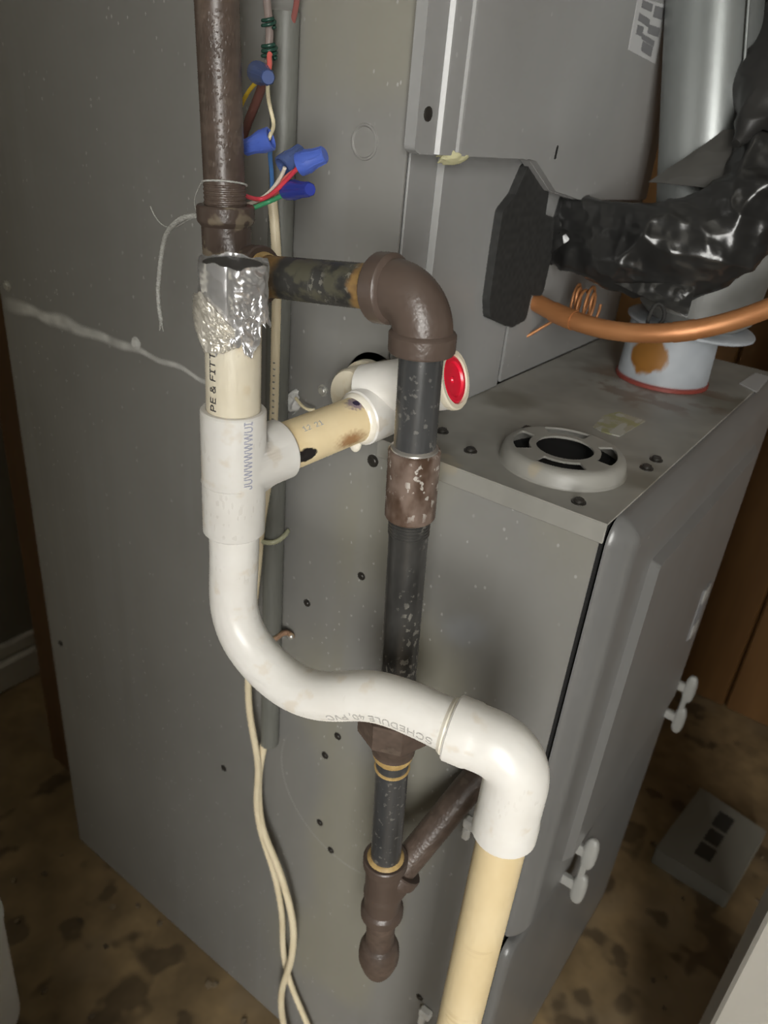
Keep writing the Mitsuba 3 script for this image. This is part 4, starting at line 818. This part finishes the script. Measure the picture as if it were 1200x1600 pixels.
def sheet(pts, n=60, amp=0.004, f=40, seed=1, th=0.0006):
    """a crumpled sheet spanning four corner points (3-D)"""
    A, B, Cq, D = [np.array(q) for q in pts]; u, v = np.meshgrid(np.linspace(0, 1, n), np.linspace(0, 1, n), indexing='ij')
    P = (A * (1 - u)[..., None] + B * u[..., None]) * (1 - v)[..., None] + (D * (1 - u)[..., None] + Cq * u[..., None]) * v[..., None]
    nn = unit(np.cross(B - A, D - A)); q = P.reshape(-1, 3); a = meshkit.noise(q * f + seed); b = meshkit.noise(q * f * 2.6 + seed + 3)
    q = q + nn * (((1 - np.abs(2 * a - 1)) * amp + (1 - np.abs(2 * b - 1)) * amp * 0.35))[:, None]
    i, j = np.meshgrid(np.arange(n - 1), np.arange(n - 1), indexing='ij'); K = i * n + j
    F = np.vstack([np.stack([K, K + n, K + n + 1], -1).reshape(-1, 3), np.stack([K, K + n + 1, K + 1], -1).reshape(-1, 3)])
    lo = q - nn * th; N = len(q)
    rim = np.r_[np.arange(n) * n, (n - 1) * n + np.arange(1, n), np.arange(n - 2, -1, -1) * n + n - 1, np.arange(n - 2, 0, -1)]; r2 = np.roll(rim, -1)
    E_ = np.vstack([np.stack([rim, rim + N, r2 + N], 1), np.stack([rim, r2 + N, r2], 1)])
    m = trimesh.Trimesh(np.vstack([q, lo]), np.vstack([F, F[:, ::-1] + N, E_]), process=False); m.fix_normals(); return m
obj('loose_corner', sheet([ad(960, 440, .570), ad(1090, 440, .552), ad(1074, 494, .552), ad(1068, 492, .553)], 40, 0.003, 60, 2), 'black_bag', bg, smooth=25)
obj('gathered_end', crumple(tube(smooth_path(spline([ad(838, 262, .632), ad(848, 300, .622), ad(862, 345, .615), ad(885, 385, .612)], 50), 10), np.linspace(0.010, 0.022, 50), 60), 0.006, 60, 9), 'black_bag', bg, smooth=28)
obj('flap', sheet([ad(1014, 287, .580), ad(1172, 303, .545), ad(1192, 206, .540), ad(1132, 206, .556)], 50, 0.003, 26, 6), 'dusty_sheet', bg, smooth=30, label='dusty dull flap of plastic leaning on the flue')
obj('shiny_flap', sheet([ad(1160, 303, .543), ad(1206, 300, .535), ad(1222, 165, .535), ad(1186, 205, .541)], 40, 0.005, 50, 12), 'black_bag', bg, smooth=25)
ps = thing('plastic_sheet', 'black plastic film hanging upright at the right edge beside the flue', 'plastic sheet')
dpth = spline([ad(1262, -60, .575), ad(1236, 50, .565), ad(1206, 130, .55), ad(1176, 190, .535), ad(1152, 222, .53)], 120)
obj('film', crumple(tube(dpth, np.interp(np.linspace(0, 1, 120), [0, 0.7, 0.9, 1], [0.026, 0.022, 0.012, 0.002]), 70), 0.006, 20, 14), 'dusty_black', ps, smooth=60)

cu = [(806, 456, .632), (830, 468, .622), (862, 486, .608), (905, 504, .590), (950, 516, .576), (1000, 521, .564), (1050, 520, .555), (1100, 513, .549), (1150, 500, .545), (1210, 478, .542), (1290, 440, .538), (1380, 385, .535), (1470, 300, .54), (1540, 180, .55)]
ct = thing('copper_tube', 'thick copper tube sweeping out of the slot across in front of the flue', 'copper tube')
cpth = smooth_path(spline([ad(*q) for q in cu], 140), 20)
obj('tube', tube(cpth, 0.0070, 28), 'copper', ct, smooth=True)
jk = int(0.10 * 140); obj('joint', tube(cpth[jk:jk + 8], 0.0077, 28), 'copper', ct, smooth=30)
jk = int(0.33 * 140); obj('joint', tube(cpth[jk:jk + 6], 0.0074, 28), 'copper', ct, smooth=30)
cc0 = ad(912, 478, .625); t = np.linspace(0, 5 * 2 * np.pi, 160)
cap = np.stack([cc0[0] + 0.004 * t / (2 * np.pi) - 0.01, cc0[1] + 0.010 * np.cos(t) + 0.004 * np.sin(t * 0.7), cc0[2] + 0.014 * np.sin(t) + 0.002 * np.cos(t * 0.6)], 1)
cap = np.vstack([spline([ad(815, 530, .632), ad(838, 517, .63), ad(868, 500, .628), ad(900, 490, .626)], 40), cap])
solo('capillary_tube', tube(smooth_path(cap, 4), 0.0012, 10), 'copper', 'thin curled copper capillary tube behind the thick copper tube', 'copper tube', smooth=True)
gk = smooth_path(spline([ad(1012, 506, .566), ad(1016, 490, .560), ad(1028, 474, .556), ad(1038, 486, .560), ad(1030, 506, .564)], 40), 5)
solo('wire_loop', tube(gk, 0.0014, 10), 'black_foam', 'small black wire loop below the plastic bag above the copper tube', 'wire', smooth=True)

# ------------------------------------------------------------------ floor items
ZB = 0.03
bx_pts = [az(*q, ZB)[:2] for q in ((1095, 1230), (1198, 1299), (1142, 1398), (1024, 1325))]
bk = thing('white_box', 'flat white box with dark print lying on the floor right of the furnace', 'box')
obj('body', prism(sg.Polygon([tuple(q) for q in bx_pts]).buffer(-0.003).buffer(0.003), 'z', 0.0005, ZB), 'card_white', bk, smooth=False)
def bq(u0, v0, u1, v1):
    A, B, Cq, D = [np.array(q) for q in bx_pts]; P = lambda u, v: tuple((A * (1 - u) + B * u) * (1 - v) + (D * (1 - u) + Cq * u) * v)
    return sg.Polygon([P(u0, v0), P(u1, v0), P(u1, v1), P(u0, v1)])
obj('print', cat(*[prism(bq(*q), 'z', ZB + 0.0002, ZB + 0.0006) for q in ((.38, .13, .60, .36), (.40, .40, .60, .58), (.40, .62, .62, .80))]), 'print_dark', bk, smooth=False, label='three dark printed blocks')
bu = az(-46, 1600, 0.0)
solo('bucket', lathe([(0, 0), (0.048, 0), (0.050, 0.003), (0.053, 0.16), (0.055, 0.165), (0.052, 0.17), (0.049, 0.165), (0.046, 0.010), (0, 0.008)], (bu[0], bu[1], 0.001), (0, 0, 1), 48), 'white_plastic', 'white plastic bucket cut by the left edge of the picture', 'bucket')
dead = []
for k in range(40):
    q = np.array([rng.uniform(-0.62, -0.25), rng.uniform(-0.16, -0.01), 0.001]) if k % 2 else np.array([rng.uniform(0.03, 0.28), rng.uniform(0.15, 0.75), 0.001])
    s = rng.uniform(0.0015, 0.0055); a = rng.uniform(0, 6.28)
    pts = np.array([[math.cos(a + b) * s * rng.uniform(.5, 1.2), math.sin(a + b) * s * rng.uniform(.5, 1.2)] for b in (0, 1.3, 2.6, 3.9, 5.1)])
    m = prism(sg.MultiPoint([tuple(x) for x in pts + q[:2]]).convex_hull, 'z', 0.0006, 0.0012 + rng.uniform(0, 0.003)); dead.append(m)
mat('debris_tan', lambda p, n, uv: mix(C3(0.07, 0.05, 0.03), C3(0.22, 0.17, 0.11), cell_rand(p.x * 60, p.y * 60)), 0.7)
k = solo('floor_debris', cat(*dead), 'debris_tan', 'scattered tan crumbs and flakes on the brown floor', 'debris', smooth=False); labels[k]['kind'] = 'stuff'
